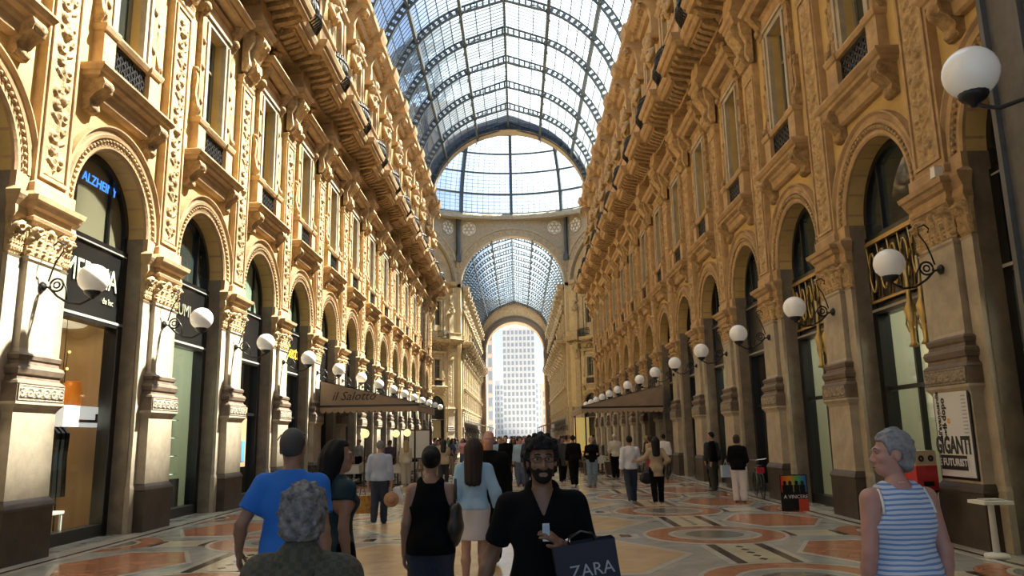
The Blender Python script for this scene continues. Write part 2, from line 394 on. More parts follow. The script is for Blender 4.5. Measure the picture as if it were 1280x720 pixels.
# entrance archway over the photographer, mostly unseen; depth set for the foreground light
eb = MB()
for s in (-1,1):
    eb.box(min(s*4.95,s*12), max(s*4.95,s*12), -5, 6.55, 0, 23.4)
arch = [(4.95*math.cos(PI*i/16), 15+4.95*math.sin(PI*i/16)) for i in range(17)]
for (xa,za),(xb,zb) in zip(arch, arch[1:]):
    eb.add([(xa,-5,za),(xb,-5,zb),(xb,6.55,zb),(xa,6.55,za),(xa,-5,31.5),(xb,-5,31.5),(xb,6.55,31.5),(xa,6.55,31.5)],
           [(0,1,2,3),(3,2,6,7),(7,6,5,4),(0,4,5,1)])
for s in (-1,1):   # the gable above the passage that carries the end of the glass roof
    eb.box(min(s*4.95,s*12), max(s*4.95,s*12), -5, 6.55, 23.4, 31.5)
entr = tag(eb.build('wall_entrance', M['pale']), kind='structure')
mb = MB()
for y in (5.35, 6.25):
    mb.loft([(0,.34,-.26),(1.2,.34,-.26),(1.3,.28,-.2),(14.2,.26,-.2),(14.4,.34,-.26),(15,.34,-.26)], wb=.02)
    mb.v[-24:] = [(4.95+a, y+b, c) for a,b,c in mb.v[-24:]]
for y in (5.12,5.58,6.02,6.48):
    mb.box(4.70,4.76,y-.03,y+.03,1.3,14.2)
mb.build('stone_pilaster', mat('grey_entrance_stone', (0.11,0.105,0.10), 0.6, var=0.3, scale=4, bump=.1), entr)

# end wall with the tall arched opening
ea = MB(); r_, zc, zt = 6.25, 19.9, 31.2
eb_ = lambda x0,x1,z0,z1: ea.box(x0,x1,YE-1.5,YE+2.5,z0,z1)
eb_(-12,-r_,0,zc); eb_(r_,12,0,zc)
arch = [(r_*math.cos(PI*i/24), zc+r_*math.sin(PI*i/24)) for i in range(25)]
for (xa,za),(xb,zb) in zip(arch, arch[1:]):
    ea.add([(xa,YE-1.5,za),(xb,YE-1.5,zb),(xb,YE+2.5,zb),(xa,YE+2.5,za),(xa,YE-1.5,zt),(xb,YE-1.5,zt),(xb,YE+2.5,zt),(xa,YE+2.5,zt)],
           [(0,1,2,3),(0,4,5,1),(3,2,6,7),(7,6,5,4)])
eb_(-12,-r_,zc,zt); eb_(r_,12,zc,zt)
wall_end = tag(ea.build('wall_end', M['trim']), kind='structure')
mb = MB(); mb.ring([(6.25,-.3),(6.45,-.45),(6.8,-.45),(6.9,-.3),(7.3,-.3),(7.35,-.55),(7.6,-.55),(7.6,0),(6.25,0)], 0, PI, 28, (0,zc), plane='x')
mb.move(0, YE-1.5, 0).build('archivolt', M['mould'], wall_end)
for s in (-1,1):
    mb = MB(); mb.loft([(0,.6,.5),(1.2,.6,.5),(1.3,.5,.4),(16.6,.45,.4),(16.9,.6,.55),(17.9,.6,.55),(18.0,.8,.75),(18.6,.85,.85),(19.6,.85,.85),(19.9,.5,.5)], wb=0)
    mb.v = [(s*(7.0)+b, YE-1.5-a, c) for a,b,c in mb.v]; mb.build('column', M['mould'], wall_end)

# octagon upper zone: arches, rosette spandrels, ring
OZ = 33.0
def oct_upper(name, origin, rz, hole):
    mb = MB(); h = 7.87; R0 = 7.35; zc = 22.6; n = 28
    q = lambda pts: mb.add(pts, [(0,1,2,3)])
    zb = 22.4 if not hole else zc
    for i in range(n):
        a,b = PI*i/n, PI*(i+1)/n
        p=(R0*math.cos(a), zc+R0*math.sin(a)); r=(R0*math.cos(b), zc+R0*math.sin(b))
        q([(0,p[0],p[1]),(0,p[0],OZ),(0,r[0],OZ),(0,r[0],r[1])]); q([(0,p[0],p[1]),(0,r[0],r[1]),(-1.2,r[0],r[1]),(-1.2,p[0],p[1])])
    for s in (-1,1): q([(0,s*R0,zc),(0,s*h,zc),(0,s*h,OZ),(0,s*R0,OZ)])
    mb.add([(-1.2,-h,zc),(-1.2,h,zc),(-1.2,h,OZ),(-1.2,-h,OZ)], [(0,1,2,3)] if not hole else [])
    o = tag(mb.build(name, M['pale'], None, origin, rz), kind='structure')
    a = MB(); a.ring([(7.35,0),(7.35,.25),(7.55,.3),(7.6,.18),(8.3,.18),(8.35,.35),(8.6,.35),(8.6,0)], .06, PI-.06, 30, (0,zc))
    a.build('archivolt', M['pale'], o)
    for i in range(27):      # studs on the arch band
        t = .16+(PI-.32)*i/26; b = MB(); b.ball((.2, 7.95*math.cos(t), zc+7.95*math.sin(t)), (.1,.16,.16), 6); b.build('rosette', M['carved'], o)
    if not hole:
        p = MB(); p.ring([(0.05,0.02),(7.2,0.02),(7.2,-.4),(0.05,-.4)], 0, PI, 24, (0,zc)); p.move(-.3).build('lunette_panel', M['fresco'], o)
    # spandrel rosettes: opaque discs painted pale for sky shining through glass
    for s in (-1,1):
        c = (s*6.15, 31.15)
        d = MB(); d.ring([(0.02,.02),(1.05,.02),(1.05,-.1),(.02,-.1)], 0, 2*PI, 20, c); d.build('rosette_pane', M['rosette'], o)
        g = MB()
        for k in range(6):
            t = PI*k/3; g.ring([(.24,.08),(.33,.08),(.33,.02),(.24,.02)], 0, 2*PI, 12, (c[0]+.62*math.cos(t), c[1]+.62*math.sin(t)))
        g.ring([(.2,.08),(.3,.08),(.3,.02),(.2,.02)], 0, 2*PI, 12, c); g.ring([(1.0,.1),(1.15,.1),(1.15,0),(1.0,0)], 0, 2*PI, 24, c)
        g.build('rosette_tracery', M['pale'], o)
    return o
M['fresco'] = mat('faded_fresco', (0.52,0.42,0.25), 0.8, col2=(0.33,0.24,0.15), scale=0.6)
M['rosette'] = mat('rosette_glass', (0.80,0.80,0.74), 0.25)
for i,(w,(cx,cy),rz) in enumerate(DIAG[:2]):
    octr = oct_upper('trim_%d' % (i+1), (cx,cy,0), rz, False)
oct_upper('trim_3', (0,YF,0), -PI/2, True); oct_upper('trim_4', (0,YN,0), PI/2, True)
for i,(w,(cx,cy),rz) in enumerate(DIAG[2:]): oct_upper('trim_%d' % (5+i), (cx,cy,0), rz, False)
for i,sx in enumerate((-1,1)):
    oct_upper('trim_%d' % (7+i), (sx*OR_,OC,0), 0 if sx<0 else PI, False)
rf = MB().box(-.25,.55,-.16,.16,26.6,33.0).loft([(26.2,.35,.7,-.2),(26.8,.35,.7,-.2),(27.4,.2,.6,-.2)]); rfm = rf.mesh('rib_foot', M['rib'])
for k in range(8):
    a = PI/8+PI*k/4; R = OR_/math.cos(PI/8)-.12; put('trim_%d' % (20+k), rfm, None, (R*math.cos(a), OC+R*math.sin(a), 0), a+PI)['kind'] = 'structure'
# ------------------------------------------------------------------ glass vault
VZ, VR = 22.6, 7.8
TP1, TP2 = math.radians(23), math.radians(50.5)           # purlins, angle from the crown
def vpt(t, r=VR): return (r*math.sin(t), VZ + r*math.cos(t))
RIDGE = 30.85
def make_rib():
    mb = MB(); hw = .09
    t1, t2 = TP1, PI/2+.02
    for s in (-1,1):
        for (ra,rb) in ((7.80,7.70),(7.36,7.26)):
            n = 16
            for i in range(n):
                a,b = t1+(t2-t1)*i/n, t1+(t2-t1)*(i+1)/n
                P = [(s*vpt(a,ra)[0],vpt(a,ra)[1]),(s*vpt(b,ra)[0],vpt(b,ra)[1]),(s*vpt(b,rb)[0],vpt(b,rb)[1]),(s*vpt(a,rb)[0],vpt(a,rb)[1])]
                mb.prism(P, -hw, hw, 'y')
        for i in range(20):
            a = t1+(t2-t1)*(i+.5)/20; d = .014
            P = [(s*vpt(a-d,7.7)[0],vpt(a-d,7.7)[1]),(s*vpt(a+d,7.7)[0],vpt(a+d,7.7)[1]),(s*vpt(a+d,7.36)[0],vpt(a+d,7.36)[1]),(s*vpt(a-d,7.36)[0],vpt(a-d,7.36)[1])]
            mb.prism(P, -hw*.7, hw*.7, 'y')
        # gable over the lantern
        x1,z1 = vpt(TP1,7.8); x0,z0 = vpt(TP1,7.26)
        mb.prism([(s*x1,z1),(0,RIDGE),(0,RIDGE-.12),(s*x1,z1-.12)], -hw, hw, 'y')
        mb.prism([(s*x0,z0+.1),(0,RIDGE-.62),(0,RIDGE-.72),(s*x0,z0)], -hw, hw, 'y')
        for i in range(7):
            f = (i+.5)/7; xa = s*x0*(1-f); zt = z1+(RIDGE-z1)*f; zb_ = z0+(RIDGE-.7-z0)*f
            mb.prism([(xa-.06,zb_),(xa+.06,zb_),(xa+.06,zt-.08),(xa-.06,zt-.08)], -hw*.7, hw*.7, 'y')
    return mb
def make_brackets():          # curved corner braces under the lantern edges
    out = []
    for s in (-1,1):
        mb = MB(); out.append(mb); x1 = s*3.0
        pts = [(x1 - s*1.3*(1-math.cos(q)), 0, 28.55+1.25*math.sin(q)) for q in np.linspace(0,PI/2,8)]
        mb.tube(pts, .035, 4)
        mb.tube([(x1-s*.3,0,29.4),(x1-s*.05,0,29.6)], .03, 4); mb.tube([(x1-s*.12,0,29.0),(x1-s*.02,0,29.2)], .03, 4)
    return out
STRIPS = []                   # (x0,z0,x1,z1) of each glass strip of a bay
for s in (-1,1):
    for (ta,tb,n) in ((TP1,TP2,5),(TP2,PI/2,6)):
        for i in range(n):
            a,b = ta+(tb-ta)*i/n, ta+(tb-ta)*(i+1)/n
            STRIPS.append((s*vpt(a,7.74)[0],vpt(a,7.74)[1],s*vpt(b,7.74)[0],vpt(b,7.74)[1]))
    x1,z1 = vpt(TP1,7.74)
    for i in range(3):
        f,g = i/3,(i+1)/3
        STRIPS.append((s*x1*(1-f),z1+(RIDGE-.06-z1)*f,s*x1*(1-g),z1+(RIDGE-.06-z1)*g))
def pane_strip(st):
    x0,z0,x1,z1 = st; dx,dz = x1-x0,z1-z0; L = math.hypot(dx,dz); nx,nz = -dz/L*.012, dx/L*.012
    mb = MB(); mb.prism([(x0-nx,z0-nz),(x1-nx,z1-nz),(x1+nx,z1+nz),(x0+nx,z0+nz)], .06, BAY-.06, 'y'); return mb
def make_bars():
    mb = MB()
    for st in STRIPS:
        x0,z0,x1,z1 = st; cx,cz = 0, VZ
        dx,dz = x1-x0, z1-z0; L = math.hypot(dx,dz); nx,nz = -dz/L, dx/L
        if nx*(cx-x0)+nz*(cz-z0) < 0: nx,nz = -nx,-nz
        # long bar at the strip edge
        mb.prism([(x0,z0),(x0+dx/L*.05,z0+dz/L*.05),(x0+dx/L*.05+nx*.04,z0+dz/L*.05+nz*.04),(x0+nx*.04,z0+nz*.04)], .0, BAY, 'y')
        for k in range(1,10):
            y = BAY*k/10
            mb.prism([(x0,z0),(x1,z1),(x1+nx*.028,z1+nz*.028),(x0+nx*.028,z0+nz*.028)], y-.022, y+.022, 'y')
    return mb
def make_purlins():
    out = []
    for s in (-1,1):
        for t,w in ((TP1,.10),(TP2,.07)):
            x,z = vpt(t,7.5); out.append(MB().box(s*x-w, s*x+w, 0, BAY, z-.24, z+.22))
        out.append(MB().box(s*7.7-.12, s*7.7+.12, 0, BAY, 22.6, 22.9))
    out.append(MB().box(-.07,.07,0,BAY,RIDGE-.75,RIDGE-.02))
    return out
rib_me = make_rib().mesh('rib', M['rib']); brk_me = [q.mesh('lantern_bracket', M['rib']) for q in make_brackets()]
bar_me = make_bars().mesh('glazing_bars', M['bar']); pur_me = [q.mesh('purlin', M['rib']) for q in make_purlins()]
pane_me = [pane_strip(s).mesh('pane', M['roofglass']) for s in STRIPS]
allp = MB()
for st in STRIPS: p = pane_strip(st); allp.add(p.v, p.f)
allpane_me = allp.mesh('pane_band', M['roofglass'])
def vault(name, ystart, ys, yend, fine):
    root = tag(empty(name), kind='structure')
    for y in ys:
        put('rib', rib_me, root, (0,y,0))
        for q in brk_me: put('lantern_bracket', q, root, (0,y,0))
    edges = sorted(set([ystart] + list(ys) + [yend]))
    for a,b in zip(edges, edges[1:]):
        sc = (b-a)/BAY
        if sc < .05: continue
        o = put('glazing_bars', bar_me, root, (0,a,0)); o.scale.y = sc
        for q in pur_me: o = put('purlin', q, root, (0,a,0)); o.scale.y = sc
        if fine and a > 30:
            for pm in pane_me:
                o = put('pane', pm, root, (0,a,0)); o.scale.y = sc
        else:
            o = tag(put('pane_band', allpane_me, root, (0,a,0)), kind='stuff'); o.scale.y = sc
    return root
vault('ceiling', 6.5, PIERS, YN, True)
vault('ceiling_far', YF, FPIERS, YE-1.5, False)
# ------------------------------------------------------------------ dome
dome = tag(empty('ceiling_dome', (0,OC,0)), kind='structure')
DR = 19.0
ANG = [math.radians(a) for a in (0,9.3,18.6,27.0,35.5,45,56,68,78)]
def dp(az, el, r=DR): return (r*math.cos(el)*math.sin(az), r*math.cos(el)*math.cos(az), OZ + r*math.sin(el))
rb = MB(); n = 20
for i in range(n):
    a,b = ANG[-1]*i/n, ANG[-1]*(i+1)/n; vs = []
    for e,r in ((a,19.0),(a,18.35),(b,18.35),(b,19.0)):
        for s in (-1,1): p = dp(0,e,r); vs.append((s*.20,p[1],p[2]))
    rb.add(vs, [(0,2,3,1),(2,4,5,3),(4,6,7,5),(6,0,1,7),(0,6,4,2),(1,3,5,7)])
rb_me = rb.mesh('rib', M['rib'])
for k in range(16): put('rib', rb_me, dome, (0,0,0), -PI*k/8)
for ri,el in enumerate(ANG):
    g = MB(); prof = []
    tt = .28 if ri == 0 else .13
    vs = []; N = 64
    for i in range(N):
        az = 2*PI*i/N
        for r,dz in ((19.0,-tt),(18.5,-tt),(18.5,tt),(19.0,tt)):
            p = dp(az,el,r); vs.append((p[0],p[1],p[2]+dz))
    fs = []
    for i in range(N):
        a,b = 4*i, 4*((i+1)%N)
        for j in range(4): k=(j+1)%4; fs.append((a+j,a+k,b+k,b+j))
    g.add(vs,fs); g.build('ring_beam', M['rib'], dome)
pane_cache = {}
for ri in range(len(ANG)-1):
    a,b = ANG[ri],ANG[ri+1]; mb = MB(); nb = 4; vs=[]; fs=[]
    for i in range(nb+1):
        az = PI/8*i/nb
        for e in (a,b):
            for r in (18.96,18.99): vs.append(dp(az,e,r))
    for i in range(nb):
        o = 4*i; fs += [(o,o+2,o+6,o+4),(o+1,o+5,o+7,o+3)]
    mb.add(vs,fs); me = mb.mesh('pane', M['roofglass'])
    fine = MB()
    for i in range(1,9):
        az = PI/8*i/9; p,q = dp(az,a,18.93),dp(az,b,18.93); fine.tube([p,q], .026, 4)
    for j in range(1,6):
        e = a+(b-a)*j/6; fine.tube([dp(PI/8*i/4,e,18.93) for i in range(5)], .026, 4)
    fme = fine.mesh('glazing_bars', M['bar'])
    for k in range(16):
        put('pane', me, dome, (0,0,0), -PI*k/8); put('glazing_bars', fme, dome, (0,0,0), -PI*k/8)
mb = MB(); mb.lathe([(18.4,32.3),(19.3,32.3),(20.9,32.9),(20.9,33.0),(18.4,33.1),(18.3,32.7)], 64); mb.f = mb.f[:-2]; mb.m=mb.m[:-2]; mb.sm=mb.sm[:-2]
mb.add([(18.3*math.cos(2*PI*i/64),18.3*math.sin(2*PI*i/64),z) for i in range(64) for z in (32.3,32.7)], [(2*i,2*i+1,2*((i+1)%64)+1,2*((i+1)%64)) for i in range(64)])
mb.build('ring_cornice', M['pale'], dome)
mb = MB(); top = dp(0,ANG[-1]); mb.lathe([(top[1]+.1,top[2]-.2),(top[1]+.1,top[2]+1.4),(2.0,top[2]+2.4),(.1,top[2]+2.8)], 24); mb.f=mb.f[:-2]; mb.m=mb.m[:-2]; mb.sm=mb.sm[:-2]
mb.build('lantern', M['rib'], dome)

# ------------------------------------------------------------------ buildings on the square beyond
def tower(name, x0, x1, y, h, nx, nz, label, wmat, gmat, depth=16, z0=0):
    root = empty(name, ((x0+x1)/2, y, 0)); w = (x1-x0)/2
    b = MB(); b.box(-w,w,0,depth,0,h); b.box(-w-.4,w+.4,-.4,depth,h,h+.8); b.build('wall', wmat, root)
    cx, cz = 2*w/nx, (h-4)/nz
    wn_ = MB(); wn_.box(-cx*.30,cx*.30,-.12,.1,0,cz*.62); wme = wn_.mesh('window', gmat)
    for i in range(nx):
        for j in range(nz):
            put('window', wme, root, (-w+cx*(i+.5), 0, 3.0+cz*j))
    for j in range(nz):
        s = MB(); s.box(-w,w,-.2,.05,2.4+cz*j,2.4+cz*j+.25); s.build('floor_band', wmat, root)
    tag(root, label, 'building'); return root
bw = mat('tower_wall', (0.50,0.53,0.56), 0.7, var=.1, scale=.4); bg_ = mat('tower_glass', (0.22,0.27,0.32), 0.25)  # window colour lightened to imitate the overexposed wash of the far end
pw = mat('pink_wall', (0.55,0.42,0.36), .8); 
tx = lambda px, Y: (px-648)/960*Y*1.0 + .4
tower('office_tower', tx(630,430), tx(670.5,430), 430, 62.5, 8, 17, 'tall pale grey office tower framed by the end arch', bw, bg_)
tower('office_block', tx(619,470), tx(631,470), 450, 33, 3, 9, 'low grey block left of the tall office tower', bw, bg_)
tower('office_block', tx(669,470), tx(682,470), 452, 34, 3, 9, 'low grey block with small windows right of the tall office tower', bw, bg_)
tower('palace_building', tx(596,300), tx(618,300), 300, 45, 3, 8, 'pinkish old building seen at the arch edge', pw, bg_)
tower('palace_building', tx(678,320), tx(700,320), 320, 22, 3, 5, 'pinkish low building past the far archway', pw, bg_)
# ------------------------------------------------------------------ facade pieces, local coords (w out of the wall, u along it, z)
def blobs(pts):
    P = np.array(pts)          # u, z, r, h
    def fn(U, Z):
        H = np.zeros_like(U)
        for u,z,r,h in P:
            d2 = ((U-u)**2 + (Z-z)**2)/(r*r)
            H = np.maximum(H, h*np.sqrt(np.clip(1-d2, 0, None)))
        return H
    return fn
def scroll(cu, cz, r, turn, r0=.034, h=.05, n=22, ang0=0.0):
    out = []
    for i in range(n):
        t = i/(n-1); a = ang0 + turn*t*2.6*PI/1.0*.75; rr = r*(1-t*.85)
        out.append((cu+rr*math.cos(a), cz+rr*math.sin(a), r0*(1.1-.4*t), h))
    out.append((cu,cz,r0*1.7,h*1.4))
    return out
def arabesque(z0, z1):
    pts = []; z = z0+.15; i = 0
    while z < z1-.1:
        pts.append((.02*math.sin(z*9), z, .030, .045)); z += .035
    z = z0+.35; i = 0
    while z < z1-.3:
        s = 1 if i%2 == 0 else -1
        pts += scroll(s*.125, z, .125, s, ang0=(PI if s>0 else 0))
        pts += scroll(-s*.12, z+.16, .09, -s, ang0=(0 if s>0 else PI), n=16)
        for k in range(5): pts.append((-s*(.05+.035*k), z-.12+.02*k, .032, .04))
        if i%3 == 2:
            pts += [(0,z+.26,.10,.10),(0,z+.36,.07,.08),(-.1,z+.26,.06,.06),(.1,z+.26,.06,.06)]
        z += .40; i += 1
    return blobs(pts)
def acanthus(hw, z0, z1):
    pts = []; H = z1-z0
    for row,(zz,n,hh) in enumerate(((.10,5,.07),(.45,4,.10))):
        for i in range(n):
            u = -hw+(i+.5)*2*hw/n
            for k in range(7):
                z = z0+H*(zz+.06*k); r = .30*hw*(1-.09*k)*2/n*1.7
                pts.append((u, z, r*.9, hh*(.5+.09*k)))
                if k in (1,3,5): pts += [(u-r*.9, z, r*.45, hh*.8),(u+r*.9, z, r*.45, hh*.8)]
    for s in (-1,1):
        pts += scroll(s*(hw-.09), z1-.13, .10, s, r0=.03, h=.13, n=16)
    pts += [(0,z1-.10,.09,.13)]
    return blobs(pts)
PP = []       # pier-centred pieces
BP = []       # bay-centred pieces
def pp(name, mb, m, du=0.0): PP.append((name, mb, m, du))
def bp_(name, mb, m, du=0.0): BP.append((name, mb, m, du))
# --- ground floor pier
pp('plinth', MB().loft([(0,.61,.31),(.78,.61,.31),(.82,.63,.33),(.88,.60,.30),(.94,.55,.26)]), 'plinth')
pp('pedestal', MB().loft([(.94,.55,.26),(2.24,.54,.25),(2.30,.57,.28),(2.36,.62,.33),(2.40,.62,.33)]), 'pale')
fr = MB(); fr.loft([(2.40,.61,.32),(2.67,.61,.32)]); fr_c = MB()
def rinceau(U,Z):
    H = np.zeros_like(U)
    for i in range(6):
        c = -.5+.2*i; d = np.sqrt((U-c)**2+(Z-2.535)**2)
        H = np.maximum(H, .022*np.clip(1-np.abs(d-.065)/.03,0,1)); H = np.maximum(H, .03*np.clip(1-d/.035,0,1))
    return H
pp('frieze_block', fr, 'mould')
fr_c.relief(rinceau, -.56,.56,2.44,2.63, 68,16, .335); fr_c.box(.32,.34,-.585,-.56,2.42,2.65); fr_c.box(.32,.34,.56,.585,2.42,2.65); fr_c.box(.32,.34,-.585,.585,2.63,2.655); fr_c.box(.32,.34,-.585,.585,2.415,2.44)
pp('frieze_carving', fr_c, 'frieze')
pp('base_moulding', MB().loft([(2.67,.62,.33),(2.71,.60,.31),(2.74,.56,.27),(2.80,.55,.26),(2.82,.58,.29),(2.90,.60,.31),(2.95,.58,.29),(2.97,.53,.25),(3.02,.52,.24),(3.05,.54,.26),(3.11,.55,.27),(3.14,.52,.24),(3.16,.46,.20)]), 'mould')
pp('shaft', MB().loft([(3.16,.45,.19),(3.22,.43,.17),(4.58,.42,.165),(4.62,.45,.19),(4.66,.45,.19)]), 'pale')
cap = MB().loft([(4.66,.42,.15),(5.15,.46,.18),(5.22,.52,.24)])
cap.relief(acanthus(.44,4.66,5.22), -.47,.47,4.66,5.22, 56,36, .155)
for s in (-1,1):
    r = MB(); r.relief(acanthus(.13,4.66,5.22), -.13,.13,4.66,5.22, 16,30, 0)
    cap.add([(.05+u*.9, s*(.43+w), z) for w,u,z in r.v], r.f, 0, True)
pp('capital', cap, 'carved')
pp('impost', MB().loft([(5.22,.54,.26),(5.27,.56,.28),(5.29,.52,.24),(5.40,.52,.24),(5.43,.58,.30),(5.50,.62,.34),(5.52,.66,.38),(5.60,.68,.40),(5.62,.60,.32),(5.70,.54,.22)]), 'trim')
for s in (-1,1):
    j = MB().loft([(0,.17,.10),(.85,.17,.10),(.92,.15,.08),(4.60,.15,.08),(4.64,.17,.10)])
    pp('jamb_pilaster', j, 'pale', s*.63)
    c = MB().loft([(4.66,.15,.07),(5.15,.17,.10),(5.22,.20,.14)]); c.relief(acanthus(.16,4.66,5.22), -.17,.17,4.66,5.22, 22,30, .075)
    pp('jamb_capital', c, 'carved', s*.63)
    pp('jamb_impost', MB().loft([(5.22,.19,.14),(5.28,.20,.16),(5.40,.19,.14),(5.50,.22,.20),(5.56,.24,.23),(5.62,.25,.24),(5.70,.18,.08),(5.95,.17,.06)]), 'trim', s*.63)
# --- tall carved pilaster of the upper storey
ps = MB().loft([(5.70,.50,.20),(5.86,.50,.20),(5.90,.46,.16),(11.72,.44,.155),(11.78,.47,.19),(11.86,.47,.19)])
pp('tall_pilaster', ps, 'trim')
fm_ = MB()
for s in (-1,1): fm_.box(.15,.195,s*.36-.03,s*.36+.03,6.05,11.62)
fm_.box(.15,.195,-.39,.39,5.99,6.05); fm_.box(.15,.195,-.39,.39,11.62,11.68)
pp('panel_frame', fm_, 'trim')
cp = MB().relief(arabesque(6.05,11.62), -.32,.32,6.06,11.61, 30,260, .166); pp('carved_panel', cp, 'carved')
# shield-like boss on the panel foot
# console capital
cs = MB().loft([(11.86,.44,.16),(12.0,.47,.22),(12.05,.40,.18)])
cs.prism([(.12,12.02),(.30,12.05),(.42,12.20),(.44,12.45),(.36,12.62),(.46,12.80),(.62,13.0),(.66,13.2),(.60,13.32),(.12,13.32)], -.26,.26,'y',smooth=False)
for s in (-1,1):
    cs.prism([(.12,12.1),(.24,12.12),(.34,12.3),(.30,12.7),(.42,12.95),(.46,13.3),(.12,13.3)], s*.40-.09, s*.40+.09,'y')
    cs.ring([(.03,.40),(.13,.40),(.13,.47),(.03,.47)], 0, 2*PI, 12, (s*.12,12.35)); cs.ball((.60,s*.14,13.1),.12,8)
pp('console', cs, 'carved')
pp('console_cap', MB().loft([(13.32,.46,.60),(13.38,.50,.66),(13.46,.50,.66),(13.50,.55,.72),(13.60,.58,.76),(13.64,.52,.70),(13.9,.48,.62),(14.35,.48,.62)]), 'trim')
# --- arch
bp_('archivolt', MB().ring([(AR,-.30),(AR,.05),(AR+.04,.08),(AR+.10,.08),(AR+.11,.05),(AR+.22,.06),(AR+.24,.11),(AR+.30,.12),(AR+.32,.08),(AR+.40,.09),(AR+.44,.15),(AR+.47,.15),(AR+.47,0),(AR+.2,-.05)], 0, PI, 30, (0,AZ)), 'trim')
bd = MB()
for i in range(40):
    t = PI*(i+.5)/40; bd.ball((.10, (AR+.165)*math.cos(t), AZ+(AR+.165)*math.sin(t)), (.04,.042,.042), 6)
bp_('arch_beading', bd, 'carved')
for s in (-1,1):
    bp_('arch_foot', MB().loft([(5.62,.24,.10),(5.95,.235,.10)]), 'trim', s*(AR+.23))
# --- balcony sill on consoles
bp_('balcony_sill', MB().loft([(8.30,1.28,.24),(8.34,1.36,.34),(8.40,1.38,.36),(8.42,1.42,.40),(8.50,1.46,.46),(8.54,1.46,.46),(8.56,1.36,.38),(8.60,1.34,.36)]), 'trim')
ap = MB().loft([(7.98,.92,.10),(8.02,.98,.16),(8.20,1.0,.18),(8.24,1.1,.22),(8.30,1.2,.24)]); bp_('sill_apron', ap, 'trim')
for s in (-1,1):
    c = MB().prism([(0,7.70),(.10,7.70),(.16,7.78),(.14,7.90),(.24,8.02),(.36,8.10),(.40,8.22),(.36,8.32),(0,8.32)], -.17,.17,'y')
    c.ball((.33,0,8.20),(.11,.20,.11),8); c.ball((.12,0,7.78),(.08,.19,.08),8)
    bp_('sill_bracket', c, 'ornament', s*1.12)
# --- window pedestal with iron grille
for s in (-1,1):
    bp_('window_pedestal', MB().loft([(8.60,.24,.24),(8.68,.24,.24),(8.70,.21,.21),(9.34,.21,.21),(9.36,.25,.25),(9.44,.27,.28),(9.48,.27,.28)]), 'trim', s*.90)
bp_('rail_cap', MB().loft([(9.36,.66,.20),(9.44,.66,.24),(9.48,.66,.24)]), 'trim')
gr = MB().box(.08,.12,-.69,.69,8.60,8.66).box(.08,.12,-.69,.69,9.30,9.36)
for i in range(7):
    for k in range(4):
        u = -.58+.193*i; z = 8.76+.155*k
        gr.ring([(.052,.085),(.086,.085),(.086,.115),(.052,.115)], 0, 2*PI, 8, (u,z))
for i in range(8): gr.box(.09,.11,-.685+.193*i-.01,-.685+.193*i+.01,8.66,9.30)
bp_('grille', gr, 'iron'); bp_('grille_back', MB().box(-.25,.02,-.70,.70,8.60,9.38), 'trim')
# --- main window
hw,z0,z1 = WIN
ar = MB()
for s in (-1,1): ar.box(0,.12,s*(hw+.12)-.12,s*(hw+.12)+.12,z0-.14,z1); ar.box(.10,.16,s*(hw+.19)-.05,s*(hw+.19)+.05,z0-.14,z1)
ar.box(0,.12,-hw-.24,hw+.24,z1,z1+.22); ar.box(.10,.17,-hw-.24,hw+.24,z1+.14,z1+.22)
bp_('architrave', ar, 'pale')
for s in (-1,1):
    w = MB().loft([(9.48,.16,.16),(9.60,.16,.16),(9.64,.13,.13),(12.3,.12,.12),(12.36,.15,.16),(12.44,.16,.18)])
    for z in (10.0,10.9,11.6): w.ball((.13,0,z),(.05,.08,.10),8)
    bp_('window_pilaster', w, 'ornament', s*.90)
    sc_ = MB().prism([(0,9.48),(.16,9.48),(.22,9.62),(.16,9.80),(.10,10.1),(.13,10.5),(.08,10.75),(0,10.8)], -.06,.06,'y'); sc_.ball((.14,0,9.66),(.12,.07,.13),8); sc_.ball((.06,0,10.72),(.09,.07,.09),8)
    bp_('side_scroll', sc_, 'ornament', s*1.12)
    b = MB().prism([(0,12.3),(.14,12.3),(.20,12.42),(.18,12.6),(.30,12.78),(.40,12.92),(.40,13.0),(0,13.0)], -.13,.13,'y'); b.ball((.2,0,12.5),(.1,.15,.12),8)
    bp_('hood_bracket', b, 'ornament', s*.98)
bp_('window_entablature', MB().loft([(12.44,1.02,.14),(12.50,1.06,.18),(12.52,1.0,.12),(12.80,1.0,.12),(12.86,1.08,.20)]), 'trim')
bp_('window_hood', MB().loft([(12.98,1.16,.40),(13.04,1.20,.46),(13.10,1.20,.46),(13.13,1.26,.54),(13.22,1.32,.60),(13.26,1.32,.60),(13.32,1.1,.40),(13.36,.9,.2)]), 'trim')
ca = MB().ball((.22,0,13.62),(.18,.24,.30),12)
for s in (-1,1):
    ca.tube([(.2,s*.15,13.35),(.3,s*.35,13.45),(.3,s*.5,13.6),(.25,s*.42,13.75),(.25,s*.3,13.68)], .075, 6); ca.tube([(.2,s*.5,13.36),(.25,s*.8,13.42),(.25,s*.95,13.55),(.2,s*.85,13.62)], .06, 6)
    ca.ball((.25,s*.26,13.85),(.12,.14,.14),8); ca.ball((.3,s*.62,13.42),.10,8)
ca.ball((.3,0,13.98),(.14,.16,.16),8)
bp_('cartouche', ca, 'ornament')
wf = MB()
for u in (-hw+.05, 0, hw-.05): wf.box(-.26,-.18,u-.045,u+.045,z0,z1)
wf.box(-.26,-.18,-hw,hw,z0,z0+.09); wf.box(-.26,-.18,-hw,hw,z1-.09,z1); wf.box(-.26,-.18,-hw,hw,11.3,11.37)
bp_('window_frame', wf, 'frame')
for s in (-1,1):
    bp_('pane', MB().box(-.24,-.22,-.24,.24,z0+.05,z1-.05), 'darkpane', s*.26)
